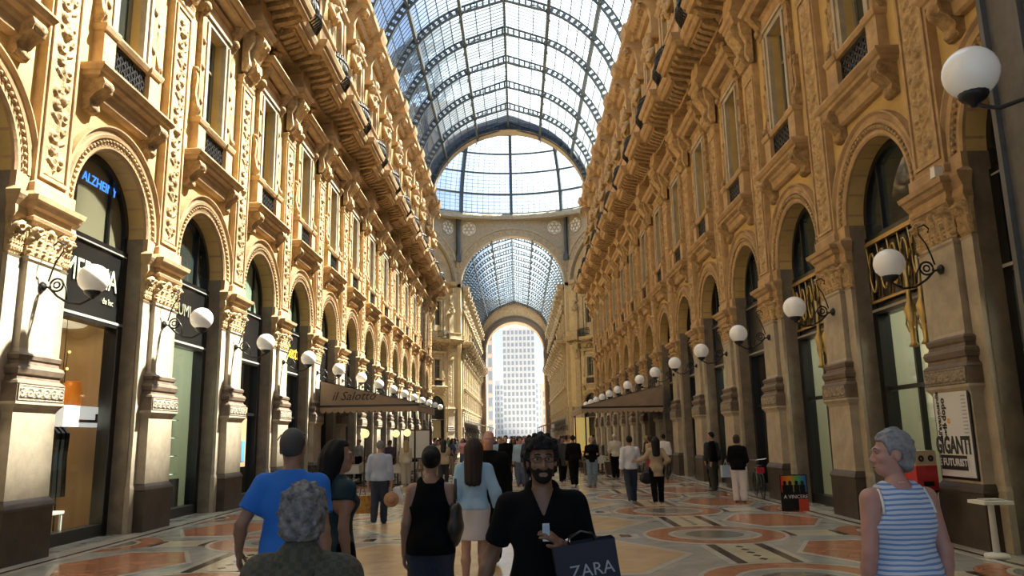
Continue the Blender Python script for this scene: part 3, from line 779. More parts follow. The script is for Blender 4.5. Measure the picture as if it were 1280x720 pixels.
# --- gallery
gl = MB().loft([(14.35,2.15,.5),(14.45,2.15,.62)]); bp_('gallery_frieze', gl, 'trim')
pp('gallery_slab', MB().loft([(14.55,1.20,1.45),(14.62,1.25,1.52),(14.72,1.25,1.52),(14.76,1.30,1.60),(14.90,1.34,1.66),(14.94,1.34,1.66),(14.98,1.2,1.5)]), 'trim')
bp_('gallery_slab', MB().loft([(14.45,.92,1.12),(14.52,.92,1.20),(14.62,.92,1.20),(14.66,.92,1.28),(14.80,.92,1.34),(14.90,.92,1.34)]), 'trim')
for fn,hu,wf_,zz,nm in ((pp,1.12,1.40,14.55,'P'),(bp_,.84,1.08,14.45,'B')):
    d = MB()
    for i in range(5):
        u = -hu+2*hu*(i+.5)/5; d.prism([(.05,zz-.34),(.5,zz-.30),(wf_-.15,zz-.16),(wf_-.05,zz-.06),(wf_-.05,zz+.02),(.05,zz+.02)], u-.10,u+.10,'y')
    d.box(.05,.55,-hu-.06,hu+.06,zz-.42,zz-.30); d.box(.60,.66,-hu,hu,zz-.10,zz); d.box(.98,1.03,-hu,hu,zz-.08,zz)
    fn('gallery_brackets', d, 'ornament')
pp('parapet', MB().loft([(14.98,1.05,1.35),(15.06,1.05,1.35),(15.08,1.0,1.30),(15.75,1.0,1.30),(15.78,1.08,1.38),(15.88,1.08,1.38)], wb=1.05), 'trim')
rl = MB(); zz0,zz1 = 14.9,15.95
for i in range(15):
    a = -1.05+2.1*i/14; bel = .42*math.cos(a*PI/2.3)
    rl.tube([(1.14+bel*.5, a*.88, zz0),(1.14+bel*1.15,a*.90,zz0+.22),(1.14+bel*.95,a*.90,zz0+.55),(1.14+bel*.75,a*.88,zz1)], .032, 4)
for f,z in ((.5,zz0+.02),(1.15,zz0+.24),(.75,zz1),(.9,zz1-.18)):
    rl.tube([(1.14+.42*math.cos(a*PI/2.3)*f, a*.89, z) for a in np.linspace(-1.05,1.05,9)], .042, 4)
for a in np.linspace(-.85,.85,6):
    b = .42*math.cos(a*PI/2.3); rl.ring([(.08,0),(.12,0),(.12,.03),(.08,.03)], 0, 2*PI, 8, (a*.9,zz0+.42)); rl.v[-36:] = [(x+1.14+b*1.05,y,z) for x,y,z in rl.v[-36:]]
bp_('iron_railing', rl, 'iron')
# --- attic storey
hm = MB().loft([(14.98,.42,.42),(15.9,.42,.42),(16.0,.38,.36),(16.1,.26,.28),(18.6,.36,.34),(18.7,.40,.38)])
hm.ball((.42,0,19.15),(.26,.36,.50),10); hm.ball((.46,0,19.82),(.20,.19,.26),10)
for s in (-1,1): hm.tube([(.34,s*.34,19.45),(.46,s*.46,19.1),(.56,s*.36,18.8),(.66,s*.12,18.95)], [.12,.11,.09,.08], 6); hm.ball((.62,s*.13,19.35),.13,6)
hm.ball((.40,0,19.95),(.24,.25,.22),8)
pp('herm', hm, 'carved')
sb = MB().prism([(0,20.2),(.34,20.2),(.36,20.7),(.34,21.3),(.46,21.7),(.72,21.95),(.92,21.9),(1.0,21.7),(.92,21.55),(.80,21.6),(.84,21.72),(.92,21.74),(.98,21.95),(.90,22.15),(.70,22.25),(0,22.3)], -.20,.20,'y')
sb.loft([(20.05,.34,.42),(20.15,.40,.50),(20.25,.40,.50)]); sb.ball((.90,0,21.75),(.17,.26,.17),8)
pp('scroll_bracket', sb, 'trim')
hw2,a0,a1 = ATW
at = MB()
for s in (-1,1): at.box(0,.14,s*(hw2+.13)-.13,s*(hw2+.13)+.13,15.9,a1); at.loft([(15.2,.16,.20),(20.6,.14,.16),(20.7,.2,.24)]); at.v[-12:] = [(a,b+s*1.08,c) for a,b,c in at.v[-12:]]
at.box(0,.14,-hw2-.26,hw2+.26,a1,a1+.22); at.loft([(20.6,1.1,.18),(20.7,1.2,.30),(20.8,1.24,.34),(20.9,.9,.2)])
at.ball((.2,0,21.1),(.2,.34,.30),8)
for s in (-1,1): at.tube([(.2,s*.3,20.95),(.24,s*.6,21.0),(.22,s*.8,21.15)], .09, 6)
bp_('attic_window_surround', at, 'trim')
af = MB()
for u in (-hw2+.05,0,hw2-.05): af.box(-.26,-.18,u-.04,u+.04,a0,a1)
for z in (a0+.04,a1-.04,a0+2.2): af.box(-.26,-.18,-hw2,hw2,z-.04,z+.04)
bp_('attic_window_frame', af, 'frame'); bp_('attic_pane', MB().box(-.24,-.22,-hw2,hw2,a0,a1), 'darkpane')
bp_('attic_cornice', MB().loft([(22.2,2.15,.20),(22.3,2.15,.30),(22.5,2.15,.34),(22.55,2.15,.55),(22.75,2.15,.75),(22.8,2.15,.85),(23.0,2.15,.90),(23.05,2.15,.86),(23.25,2.15,.2)],wb=-.4), 'trim')
pp('cornice_break', MB().loft([(22.25,.5,.5),(22.5,.52,.6),(22.55,.56,.9),(22.8,.6,1.02),(23.0,.62,1.08),(23.1,.6,1.0)],wb=.2), 'trim')
dn = MB()
for i in range(12): u=-2.0+i*.364; dn.box(.3,.5,u-.09,u+.09,22.5-.02,22.68)
bp_('dentils', dn, 'trim')
# --- shopfront of every bay
sf = MB()
for s in (-1,1): sf.box(-.55,-.30,s*1.26-.11,s*1.26+.11,0,5.62)
sf.box(-.55,-.30,-1.35,1.35,5.50,5.64); sf.box(-.55,-.30,-1.35,1.35,0,.22); sf.box(-.55,-.30,-1.35,1.35,4.02,4.14)
sf.ring([(1.22,-.50),(1.36,-.50),(1.36,-.32),(1.22,-.32)], 0, PI, 24, (0,AZ)); 
for s in (-1,1): sf.box(-.50,-.34,s*.62-.03,s*.62+.03,5.6,AZ+1.05); sf.box(-.50,-.34,s*1.29-.06,s*1.29+.06,5.6,AZ)
bp_('shopfront_frame', sf, 'black')
bp_('fascia_trim', MB().box(-.34,-.29,-1.34,1.34,4.09,4.14), 'fascia'); bp_('fascia_trim', MB().box(-.33,-.29,-1.30,1.30,5.52,5.55), 'fascia')
lp = MB(); lp.prism([(1.30,5.62),(1.30,AZ)]+[(1.30*math.cos(PI*i/20),AZ+1.30*math.sin(PI*i/20)) for i in range(1,20)]+[(-1.30,AZ),(-1.30,5.62)], -.44,-.42,'x')
bp_('lunette_pane', lp, 'darkpane')
bp_('fascia_board', MB().box(-.50,-.33,-1.2,1.2,4.14,5.52), 'black')
ROOM = MB()
def inner_box(mb, w0,w1,u0,u1,z0,z1):
    v=[(w0,u0,z0),(w1,u0,z0),(w1,u1,z0),(w0,u1,z0),(w0,u0,z1),(w1,u0,z1),(w1,u1,z1),(w0,u1,z1)]
    mb.add(v,[(0,1,2,3),(7,6,5,4),(4,5,1,0),(7,4,0,3),(6,7,3,2)]); return mb
inner_box(ROOM,-3.4,-.58,-1.9,1.9,0.01,4.9)
# --------------------------------------------------------------- place the pieces
_pm = [mb.mesh(n, M[m]) for n,mb,m,d in PP]; _bm = [mb.mesh(n, M[m]) for n,mb,m,d in BP]
FMATS = sorted(set(m for _,_,m,_ in PP+BP))
FARM = {'trim': mat('pale_trim', (0.42,0.33,0.205), .8, var=.25, scale=2.5), 'carved': mat('pale_carving', (0.44,0.345,0.215), .85, var=.3, scale=6), 'ornament': mat('pale_ornament', (0.36,0.275,0.165), .85, var=.3, scale=6)}  # distant stonework, lightened in colour to imitate haze
def joined(lst):
    j = MB()
    for n,mb,m,d in lst:
        o = len(j.v); j.v += [(a,b+d,c) for a,b,c in mb.v]; j.f += [tuple(i+o for i in f) for f in mb.f]
        j.m += [FMATS.index(m)]*len(mb.f); j.sm += mb.sm
    return j.mesh('facade_bay', [FARM.get(m, M[m]) for m in FMATS])
NOSHOP = ('fascia_board','lunette_pane','fascia_trim')
pier_join, bay_join = joined(PP), joined([b for b in BP])
def place(parent, lst, meshes, u, skip=()):
    for (n,mb,m,d),me in zip(lst, meshes):
        if n in skip: continue
        put(n, me, parent, (0, u+d, 0))
for wall, sgn in ((wall_left,1),(wall_right,-1)):
    for y in PIERS: place(wall, PP, _pm, sgn*y)
    for y in BC: place(wall, BP, _bm, sgn*y)
for wall, sgn in ((wall_far_left,1),(wall_far_right,-1)):
    for y in FPIERS[:-1]: put('facade_pier', pier_join, wall, (0,sgn*y,0))
    for y in FBC: put('facade_bay', bay_join, wall, (0,sgn*y,0))
_pf = [mb.mesh(n, FARM.get(m, M[m])) for n,mb,m,d in PP]; _bf = [mb.mesh(n, FARM.get(m, M[m])) for n,mb,m,d in BP]
for w,c,rz in DIAG[:2]:
    for u in (-6.45,-2.15,2.15,6.45): place(w, PP, _pf, u)
    for u in (-4.3,0,4.3): place(w, BP, _bf, u)
for w,c,rz in DIAG[2:]:
    for u in (-6.45,-2.15,2.15,6.45): put('facade_pier', pier_join, w, (0,u,0))
    for u in (-4.3,0,4.3): put('facade_bay', bay_join, w, (0,u,0))
# ------------------------------------------------------------------ lettering
def text_mesh(name, body, size, m, extrude=.006, shear=0.0, align='CENTER', space=1.0, bold=0.0):
    c = bpy.data.curves.new(name, 'FONT'); c.body = body; c.size = size; c.extrude = extrude; c.shear = shear
    c.align_x = align; c.align_y = 'CENTER'; c.space_character = space; c.offset = bold; c.resolution_u = 2
    o = bpy.data.objects.new(name, c); COL.objects.link(o)
    dg = bpy.context.evaluated_depsgraph_get(); me = bpy.data.meshes.new_from_object(o.evaluated_get(dg))
    bpy.data.objects.remove(o); me.materials.clear(); me.materials.append(m); me.name = name
    return me
def facing(o, loc, right, up):
    """place an XY-plane mesh so that its x axis is 'right' and its y axis is 'up'"""
    r = Vector(right).normalized(); u = Vector(up).normalized(); n = r.cross(u)
    o.matrix_local = Matrix.Translation(Vector(loc)) @ Matrix((r,u,n)).transposed().to_4x4()
    return o
# ------------------------------------------------------------------ globe lamps
def lamp_parts():
    rose = MB(); rose.lathe([(.075,-.02),(.085,0),(.06,.03),(.03,.05)], 12); rose.v = [(c+.02,a,b-.08) for a,b,c in rose.v]
    br = MB()
    br.tube([(.02,0,-.08),(.12,0,-.10),(.26,0,-.24),(.45,0,-.36),(.64,0,-.38),(.76,0,-.32),(.83,0,-.27)], .020, 6)
    br.tube([(.24+.105*math.cos(a),0,-.06+.105*math.sin(a)) for a in np.linspace(-2.2,3.6,16)], .017, 5)
    br.tube([(.24+.05*math.cos(a),0,-.06+.05*math.sin(a)) for a in np.linspace(0,2*PI,10)], .015, 5)
    br.tube([(.10,0,.0),(.14,0,.16),(.20,0,.34),(.30,0,.50),(.30,0,.62),(.20,0,.66),(.13,0,.60),(.15,0,.53)], .014, 5)
    br.tube([(.32,0,.02),(.40,0,-.12),(.42,0,-.30)], .014, 5)
    cup = MB(); cup.lathe([(.03,-.30),(.04,-.27),(.10,-.235),(.125,-.20),(.13,-.17),(.10,-.165)], 14, (.83,0,0))
    gl = MB(); gl.ball((.83,0,.03), .24, 24)
    return (('wall_rose',rose,'iron'),('bracket',br,'iron'),('cup',cup,'iron'),('globe',gl,'globe'))
LPM = [(n, mb.mesh(n, M[m])) for n,mb,m in lamp_parts()]
def wall_lamp(loc, rz, label, group=None):
    r = empty('globe_lamp', loc, rz); tag(r, label, 'lamp', group)
    pr = {}
    for n,me in LPM: pr[n] = put(n, me, pr['bracket'] if n == 'cup' else r)
    return r
LLAB = ['white globe lamp in front of the lettered black fascia of the warm shop','white globe lamp on the pier between the warm shop and the green lit shop','white globe lamp on the pier between the green lit shop and the doorway poster','white globe lamp on the pier past the doorway with the blue figure poster']
RLAB = ['white globe lamp on the bracket above the exhibition poster pier','white globe lamp on the pier between the two brass lettered doorways','white globe lamp on the pier just past the brass lettered doorways']
for i,y in enumerate(PIERS[1:]):
    wall_lamp((-WX+.17, y-.02, 4.33), 0, LLAB[i] if i < len(LLAB) else 'white globe lamp on an iron bracket in the receding row by the lettered awning', 'globe lamps of the sunlit facade')
    wall_lamp((WX-.17, y-.02, 4.33), PI, RLAB[i] if i < len(RLAB) else 'white globe lamp on an iron bracket in the receding row of the shaded facade', 'globe lamps of the shaded facade')
el = wall_lamp((4.74, 5.28, 4.61), math.atan2(.62,-.54), 'big white globe lamp on the dark grey stone entrance pilaster'); el.scale = (.9,.9,.9); el.location = (4.68,5.36,4.60)
# ------------------------------------------------------------------ shop rooms, panes, signs
def room_mat(name, c, e=0.0): return mat(name, c, .8, emit=c if e else None, estr=e)
RM = {'warm': mat('shop_wall_warm', (0.55,0.40,0.22), .8), 'green': mat('shop_wall_green', (0.62,0.64,0.50), .8),
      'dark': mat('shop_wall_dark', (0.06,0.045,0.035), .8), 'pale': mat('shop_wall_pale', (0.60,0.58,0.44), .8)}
room_me = {k: ROOM.mesh('shop_room', v) for k,v in RM.items()}
pane_lo = MB().box(-.44,-.42,-1.18,1.18,.20,4.04).mesh('shop_pane', M['shopglass'])
lampm = {k: mat('shop_lamp_'+k, (1,1,1), .5, emit=c, estr=s) for k,c,s in (('warm',(1,.78,.48),34.0),('green',(.95,1,.85),60.0),('pale',(1,1,.82),48.0),('dark',(1,.75,.45),3.0))}
lamp_me = {k: MB().lathe([(.40,4.78),(.42,4.82),(.40,4.88)], 16, (-1.6,0,0)).mesh('ceiling_lamp', lampm[k]) for k in lampm}
mull = MB().box(-.46,-.36,-.03,.03,.2,4.04).box(-.46,-.36,-1.2,1.2,2.50,2.58).mesh('mullion', M['black'])
LS = ['warm','warm','green','dark','dark','dark']; RS = ['pale','pale','pale','dark','pale','dark']
for wall, sgn, S in ((wall_left,1,LS),(wall_right,-1,RS)):
    for i,y in enumerate(BC):
        k = S[i] if i < len(S) else 'dark'
        put('shop_room', room_me[k], wall, (0,sgn*y,0)); put('shop_pane', pane_lo, wall, (0,sgn*y,0))
        put('ceiling_lamp', lamp_me[k], wall, (0,sgn*y,0))
        if sgn < 0 or i > 2: put('mullion', mull, wall, (0,sgn*y,0))
for wall, sgn, lst in ((wall_far_left,1,FBC),(wall_far_right,-1,FBC)):
    for y in lst: put('shop_room', room_me['dark'], wall, (0,sgn*y,0))
for w,c,rz in DIAG:
    for u in (-4.3,0,4.3): put('shop_room', room_me['dark'], w, (0,u,0))
M['letter'] = mat('sign_letter', (0.62,0.64,0.45), .5)
def wall_text(wall, body, y, z, size, m, w=-.31, shear=0, space=1.0, name='lettering', side=1):
    o = put(name, text_mesh(name, body, size, m, shear=shear, space=space), wall)
    # local frame of a facade: reading direction runs along +u on the left wall and the rotated right wall
    facing(o, (w, y, z), (0,1,0), (0,0,1)); return o
ya = on_wall(80,340,-7.71)[0]; yb = on_wall(146,352,-7.71)[0]
o = wall_text(wall_left, 'MEDINA', (ya+yb)/2, 4.92, .62, M['letter'], space=1.0); o.scale.x = (yb-ya)/o.dimensions.x
wall_text(wall_left, 'du luc', BC[1]+.72, 4.50, .17, mat('small_letter',(.4,.4,.3),.5))
wall_text(wall_left, 'LUMI', BC[2]-.15, 4.90, .42, mat('dim_letter',(.22,.22,.17),.4))
wall_text(wall_left, 'Il Gusto', BC[4]+.2, 4.85, .70, mat('gold_letter',(.75,.48,.05),.4,emit=(.9,.55,.05),estr=.35), shear=.35)
# reflection of a blue sign, built as glowing letters on the lunette
ya,za = on_wall(106,222,-7.8); yb,zb = on_wall(143,240,-7.8)
wall_text(wall_left, 'ALZHEIMY', (ya+yb)/2, (za+zb)/2, .27, mat('blue_neon',(.1,.3,.9),.5,emit=(.08,.33,1.0),estr=2.2), w=-.40, shear=.1)
# pale blind behind that lunette
lb = MB(); lb.prism([(1.28,5.66),(1.28,AZ)]+[(1.28*math.cos(PI*i/20),AZ+1.28*math.sin(PI*i/20)) for i in range(1,20)]+[(-1.28,AZ),(-1.28,5.66)], -.418,-.410,'x')
blm = lb.mesh('window_blind', mat('olive_blind', (0.16,0.155,0.10), .25, spec=.8)); put('window_blind', blm, wall_left, (0,BC[1],0)); put('window_blind', blm, wall_left, (0,BC[0],0))
lg = MB(); lg.prism([(1.28,5.66),(1.28,AZ)]+[(1.28*math.cos(PI*i/20),AZ+1.28*math.sin(PI*i/20)) for i in range(1,20)]+[(-1.28,AZ),(-1.28,5.66)], -.418,-.410,'x')
gm = lg.mesh('window_blind', mat('green_curtain', (0.20,0.27,0.20), .6, var=.3, scale=6, stretch=(1,1,.05)))
for i in range(3,14): put('window_blind', gm, wall_left, (0,BC[i],0))
# brass openwork letters over the bar doors of the shaded side
def brass_sign(wall, uc):
    g = MB(); w = -.24
    def loop(u,z,a,b,n=14): g.tube([(w, u+a*math.cos(t), z+b*math.sin(t)) for t in np.linspace(0,2*PI,n,endpoint=False)], .026, 5, closed=True)
    for u in (-1.0,-.55,-.12,.30,.70,1.02):
        loop(u, 4.86, .13, .40); g.tube([(w,u-.15,4.30),(w,u-.08,4.9),(w,u-.18,5.42)], .03, 5)
        g.tube([(w,u+.15,4.32),(w,u+.2,4.55),(w,u+.10,4.75),(w,u+.2,5.0)], .022, 5)
    g.box(w-.03,w+.02,-1.15,1.15,4.24,4.29); g.box(w-.05,w+.04,-1.2,1.2,5.42,5.50)
    return g
bsm = brass_sign(None,0).mesh('brass_tracery', M['brass'])
ball_br = MB()
for u in (.35,.78):
    ball_br.lathe([(.02,-1.0),(.10,-.98),(.05,-.9),(.06,-.6),(.12,-.3),(.05,-.15),(.04,.6)], 8, (-.2,u,4.2))
    for s in (-1,1): ball_br.tube([(-.2,u,3.6),(-.2,u+s*.12,3.5),(-.2,u+s*.2,3.65),(-.2,u+s*.17,3.8)], .02, 5)
bbm = ball_br.mesh('brass_baluster', M['brass'])
for i in (1,2):
    put('brass_tracery', bsm, wall_right, (0,-BC[i],0)); put('brass_baluster', bbm, wall_right, (0,-BC[i]-.0,0))
# ------------------------------------------------------------------ awnings
def awning(yn, length, side, label, text=None):
    xw, xo = 7.05, 3.35; zt, zo, zv = 3.95, 3.05, 2.98
    root = empty('cafe_awning', (side*xw, yn, 0)); tag(root, label, 'awning')
    X = lambda d: -side*d           # distance out of the wall -> local x
    D = xw-xo
    def skin(dz):
        return [(X(0),0,zt+dz),(X(D),0,zo+dz),(X(D),length,zo+dz),(X(0),length,zt+dz)]
    c = MB(); a = skin(0); b = skin(-.03); c.add(a+b, [(0,1,2,3),(7,6,5,4),(0,3,7,4),(0,4,5,1),(1,5,6,2),(2,6,7,3)])
    for y in (0.0, length-.03): c.prism([(X(0),zt),(X(D),zo),(X(D),zv),(X(0),zv)], y, y+.03, 'y')
    c.prism([(0,zo),(length,zo),(length,zv),(0,zv)], min(X(D),X(D-.03)), max(X(D),X(D-.03)), 'x')
    c.build('canopy', M['canvas'], root)
    tr = MB(); x0,x1 = sorted((X(0),X(D+.02))); tr.box(x0,x1,-.03,0,zv-.05,zv+.03); tr.box(x0,x1,length,length+.03,zv-.05,zv+.03)
    x0,x1 = sorted((X(D-.02),X(D+.03))); tr.box(x0,x1,-.03,length+.03,zv-.05,zv+.03); tr.build('edge_band', M['black'], root)
    # scalloped valance: each lobe in one cloth
    v = MB(); n = 16; s = D/n
    for i in range(n):
        p0 = X(i*s); poly = [(p0,zv-.04),(p0,zv-.16)] + [(p0+X(s)*(.5-.5*math.cos(PI*k/6)), zv-.16-.11*math.sin(PI*k/6)) for k in range(1,6)] + [(p0+X(s),zv-.16),(p0+X(s),zv-.04)]
        v.prism(poly, -.02, .0, 'y')
    n = int(length/.28); s = length/n
    for i in range(n):
        y0 = i*s; poly = [(y0,zv-.04),(y0,zv-.16)] + [(y0+s*(.5-.5*math.cos(PI*k/6)), zv-.16-.11*math.sin(PI*k/6)) for k in range(1,6)] + [(y0+s,zv-.16),(y0+s,zv-.04)]
        x0,x1 = sorted((X(D),X(D+.02))); v.prism(poly, x0, x1, 'x')
    v.build('valance', mat('awning_valance', (0.36,0.26,0.17), .9), root)
    for y in (.25, length-.25):
        p = MB(); p.tube([(X(D-.15),y,0),(X(D-.15),y,zo-.05)], .035, 8); p.lathe([(.12,0),(.12,.03),(.04,.06)], 10, (X(D-.15),y,0)); p.build('post', M['iron'], root)
    if text:
        o = put('lettering', text_mesh('lettering', text, .46, mat('awning_letter',(.03,.02,.015),.8), extrude=.004, shear=.35), root)
        facing(o, (X(1.25),-.012,3.33), (1,0,0), (0,0,1))
    return root
AWL = awning(29.2, 5.6, -1, 'tan cafe awning with dark script lettering and scalloped valance', 'il Salotto')
AWR = awning(35.6, 7.0, 1, 'tan cafe awning with scalloped valance on the shaded side')
# awnings of the far arm
for sx,y,lab in ((-1,112,'pale flat awning over the shops of the far sunlit arm'),(1,112,'brown awning over the shops of the far shaded arm')):
    r = empty('shop_awning', (sx*7.1,y,0)); tag(r, lab, 'awning')
    c = MB(); L=38
    x0,x1 = 0,-sx*3.2
    c.add([(x0,0,4.1),(x1,0,3.2),(x1,L,3.2),(x0,L,4.1),(x0,0,4.0),(x1,0,3.1),(x1,L,3.1),(x0,L,4.0)], [(0,1,2,3),(7,6,5,4),(0,4,5,1),(1,5,6,2),(2,6,7,3),(3,7,4,0)])
    c.build('canopy', M['white'] if sx<0 else M['canvas'], r)
    for k in range(0,39,9):
        p = MB(); p.tube([(x1+sx*.1,min(k+.2,L-.2),0),(x1+sx*.1,min(k+.2,L-.2),3.15)], .05, 6); p.build('post', M['iron'], r)
# ------------------------------------------------------------------ shop contents, sunlit side
wallp = lambda px,py,X: (X,)+on_wall(px,py,X)
# bay 1: warm shop
x,y,z = wallp(103,521,-8.3)
r = empty('light_box', (x,y,z)); tag(r,'white glowing light box hanging across the warm shop window','sign')
MB().box(-.12,.12,-.85,.60,-.20,.20).build('case', mat('lightbox_face',(.9,.9,.88),.4,emit=(1,.98,.95),estr=1.1), r)
MB().box(.12,.128,-.35,.25,-.12,-.06).box(.12,.13,.25,.33,-.12,.06).build('printed_shoe', mat('print_red',(.45,.25,.25),.6), r)
for s in (-.8,.55): MB().tube([(0,s,.2),(0,s,1.9)], .008, 5).build('cable', M['iron'], r)
def string_lights(px_list, X, label):
    pts = [wallp(a,b,X) for a,b in px_list]; r = empty('light_string', pts[-1]); tag(r,label,'fairy lights')
    o = Vector(pts[-1]); MB().tube([Vector(p)-o+Vector((0,0,0)) for p in pts], .008, 4).build('wire', M['iron'], r)
    bm = mat('bulb_amber',(1,.6,.2),.5,emit=(1,.50,.12),estr=9.0)
    b = MB().ball((.03,0,0),.028,8).mesh('bulb', bm)
    for p in pts: put('bulb', b, r, Vector(p)-o)
string_lights([(126,440),(124,461),(122,481),(120,501),(117,547),(115,575),(113,600),(110,634)], -8.45, 'string of amber bulbs down the back wall beside the window frame')
string_lights([(85,440),(82,461),(80,481)], -8.9, 'short string of amber bulbs above the orange vase')
pm = MB().box(-.02,.02,-.5,.5,-1.25,1.2); x,y,z = wallp(92,455,-9.4)
tag(pm.build('wall_panel', mat('rust_panel',(.36,.12,.035),.7), None, (x,y,z)),'rust red panel standing against the back of the warm shop','panel')
o_ = MB().lathe([(.10,0),(.17,.15),(.19,.45),(.16,.7),(.12,.74)], 14); x,y,z = wallp(89,504,-8.62)
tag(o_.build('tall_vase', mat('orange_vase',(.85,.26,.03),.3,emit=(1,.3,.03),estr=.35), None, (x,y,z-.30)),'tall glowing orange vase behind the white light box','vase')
o_ = MB().loft([(0,.16,.12,-.12),(.4,.14,.10,-.10)]).tube([(0,-.1,.4),(0,-.06,.58),(0,.06,.58),(0,.1,.4)], .015, 5); x,y,z = wallp(103,504,-8.8)
tag(o_.build('handbag', mat('dark_red_leather',(.22,.02,.02),.4), None, (x,y,z-.28)),'dark red handbag next to the orange vase','bag')
r = empty('display_shelf', (-9.15, 14.15, .01)); tag(r,'tall pale wooden display shelf in the warm shop','shelf')
for zz in (.32,.72,1.18,1.62,2.05): MB().box(-.25,.25,-.75,.95,zz,zz+.04).build('shelf_board', mat('pale_wood',(.45,.33,.18),.6) if zz==.32 else bpy.data.materials['pale_wood'], r)
for u in (-.75,.95): MB().box(-.25,.25,u-.03,u+.03,0,2.1).build('side_panel', bpy.data.materials['pale_wood'], r)
shoe = MB().loft([(0,.05,.14,-.14),(.03,.05,.15,-.14),(.07,.045,.06,-.14),(.14,.04,-.02,-.13),(.2,.04,-.03,-.13)])
shm = [shoe.mesh('shoe', mat('shoe_%d'%i, c, .4)) for i,c in enumerate(((.02,.02,.02),(.35,.08,.05),(.5,.38,.1),(.05,.04,.08)))]
sn = ['black','dark red','tan','navy']; k = 0
for zz,row in ((.77,(-.5,-.1,.3,.65)),(1.23,(-.5,-.05,.4)),(1.67,(-.5,-.15,.25,.6))):
    for u in row:
        tag(put('ankle_shoe', shm[k%4], None, (-9.10,14.15+u,zz+.002)), '%s ankle shoe on a board of the pale wooden shelf' % sn[k%4], 'shoe', 'shoes on the display shelf'); k += 1
r = empty('clothes_rack', (-8.55, 14.95, .01)); tag(r,'long black coats hanging on a rack by the shop window','clothes rack')
MB().tube([(0,-.3,0),(0,-.3,2.2),(0,.3,2.2),(0,.3,0)], .018, 6).build('frame', M['iron'], r)
for u in (-.16,.0,.16):
    MB().loft([(.75,.06,.22,-.22),(1.5,.05,.20,-.20),(1.95,.05,.22,-.22),(2.08,.03,.10,-.10),(2.19,.01,.02,-.02)]).build('coat', M['black'], r).location.y = u
r = empty('display_table', (-8.2, 14.05, .01)); tag(r,'low white display table inside the warm shop window','table')
MB().box(-.3,.3,-.5,.4,.50,.55).box(-.25,.25,-.45,.35,.16,.19).build('table_top', M['white'], r)
for a in (-.26,.26):
    for u in (-.46,.36): MB().box(a-.02,a+.02,u-.02,u+.02,0,.5).build('leg', M['white'], r)
tag(MB().lathe([(.05,0),(.06,.02),(.05,.18),(.02,.22),(.02,.28)], 10).build('perfume_bottle', mat('clear_bottle',(.6,.65,.6),.1,spec=.8), None, (-8.2,14.05,.562)),'small clear bottle on the low white display table','bottle')
x,y,z = wallp(89,402,-8.9)
r = empty('pendant_lamp', (x,y,z)); tag(r,'round cream pendant lamp under the ceiling of the warm shop','lamp')
MB().lathe([(.05,-.14),(.25,-.11),(.36,-.02),(.36,.06),(.2,.12)], 18).build('shade', mat('cream_shade',(.9,.85,.65),.5,emit=(1,.85,.55),estr=.9), r); MB().tube([(0,0,.1),(0,0,4.85-z)], .01, 5).build('cable', M['iron'], r)
# bay 2: glass shelves with rows of small handbags
r = empty('glass_display', (-8.35, BC[2]+.35, .01)); tag(r,'display stand with three glass shelves in the green lit shop','shelf')
for i in range(4): MB().box(-.18,.18,-.75,.75,.95+.44*i,.97+.44*i).build('glass_shelf', mat('shelf_glass',(.45,.55,.48),.1) if i==0 else bpy.data.materials['shelf_glass'], r)
for u in (-.72,.72): MB().tube([(0,u,0),(0,u,2.35)], .02, 6).build('upright', M['iron'], r)
MB().box(-.25,.25,-.78,.78,0,.85).build('counter', M['black'], r)
hb = MB().loft([(0,.10,.06,-.06),(.15,.08,.045,-.045)]).tube([(0,-.06,.15),(0,-.04,.24),(0,.04,.24),(0,.06,.15)], .012, 5)
hbm = [hb.mesh('handbag', mat('bag_'+n, c, .4)) for n,c in (('black',(.015,.012,.015)),('brown',(.06,.03,.02)),('red',(.28,.03,.025)))]
for i,n in enumerate(('black','brown','red')):
    for u in (-.5,-.17,.17,.5):
        tag(put('handbag', hbm[i], None, (-8.35, BC[2]+.35+u, .985+.44*i)), 'small %s handbag on a glass shelf of the green lit shop' % n, 'bag', 'handbags on the %s row of the glass shelves' % n)
# bay 3: door with blue poster, dark interior
r = empty('shop_poster', (-7.83, BC[3]+.45, 1.0)); tag(r,'narrow lit poster with a blue figure in the dark doorway','poster')
MB().box(-.02,.02,-.22,.22,0,1.75).build('board', mat('poster_brown',(.30,.20,.10),.6,emit=(.5,.35,.2),estr=.25), r); MB().box(.02,.03,-.16,.12,.15,.75).build('figure_print', mat('poster_blue',(.05,.2,.6),.6), r)
# ------------------------------------------------------------------ shaded side: poster, stands, bicycle
y0,z0 = on_wall(1164,499,7.13); y1,z1 = on_wall(1221,598,7.13)
yc = 12.1
r = empty('exhibition_poster', (WX-.262, yc, 1.00), PI); tag(r,'white exhibition poster with bold black letters on the pier pedestal','poster')
MB().box(0,.02,-.50,.50,-.02,1.34).build('frame', M['black'], r); MB().box(.02,.03,-.46,.46,.02,1.30).build('sheet', mat('poster_white',(.62,.64,.68),.35), r)
blk = mat('print_black',(.01,.01,.012),.5)
def ptext(body,u,z,size,vert=False,m=blk):
    o = put('printed_text', text_mesh('printed_text', body, size, m, extrude=.002, bold=size*.035), r)
    facing(o, (.034,u,z), (0,0,1) if vert else (0,1,0), (0,-1,0) if vert else (0,0,1)); return o
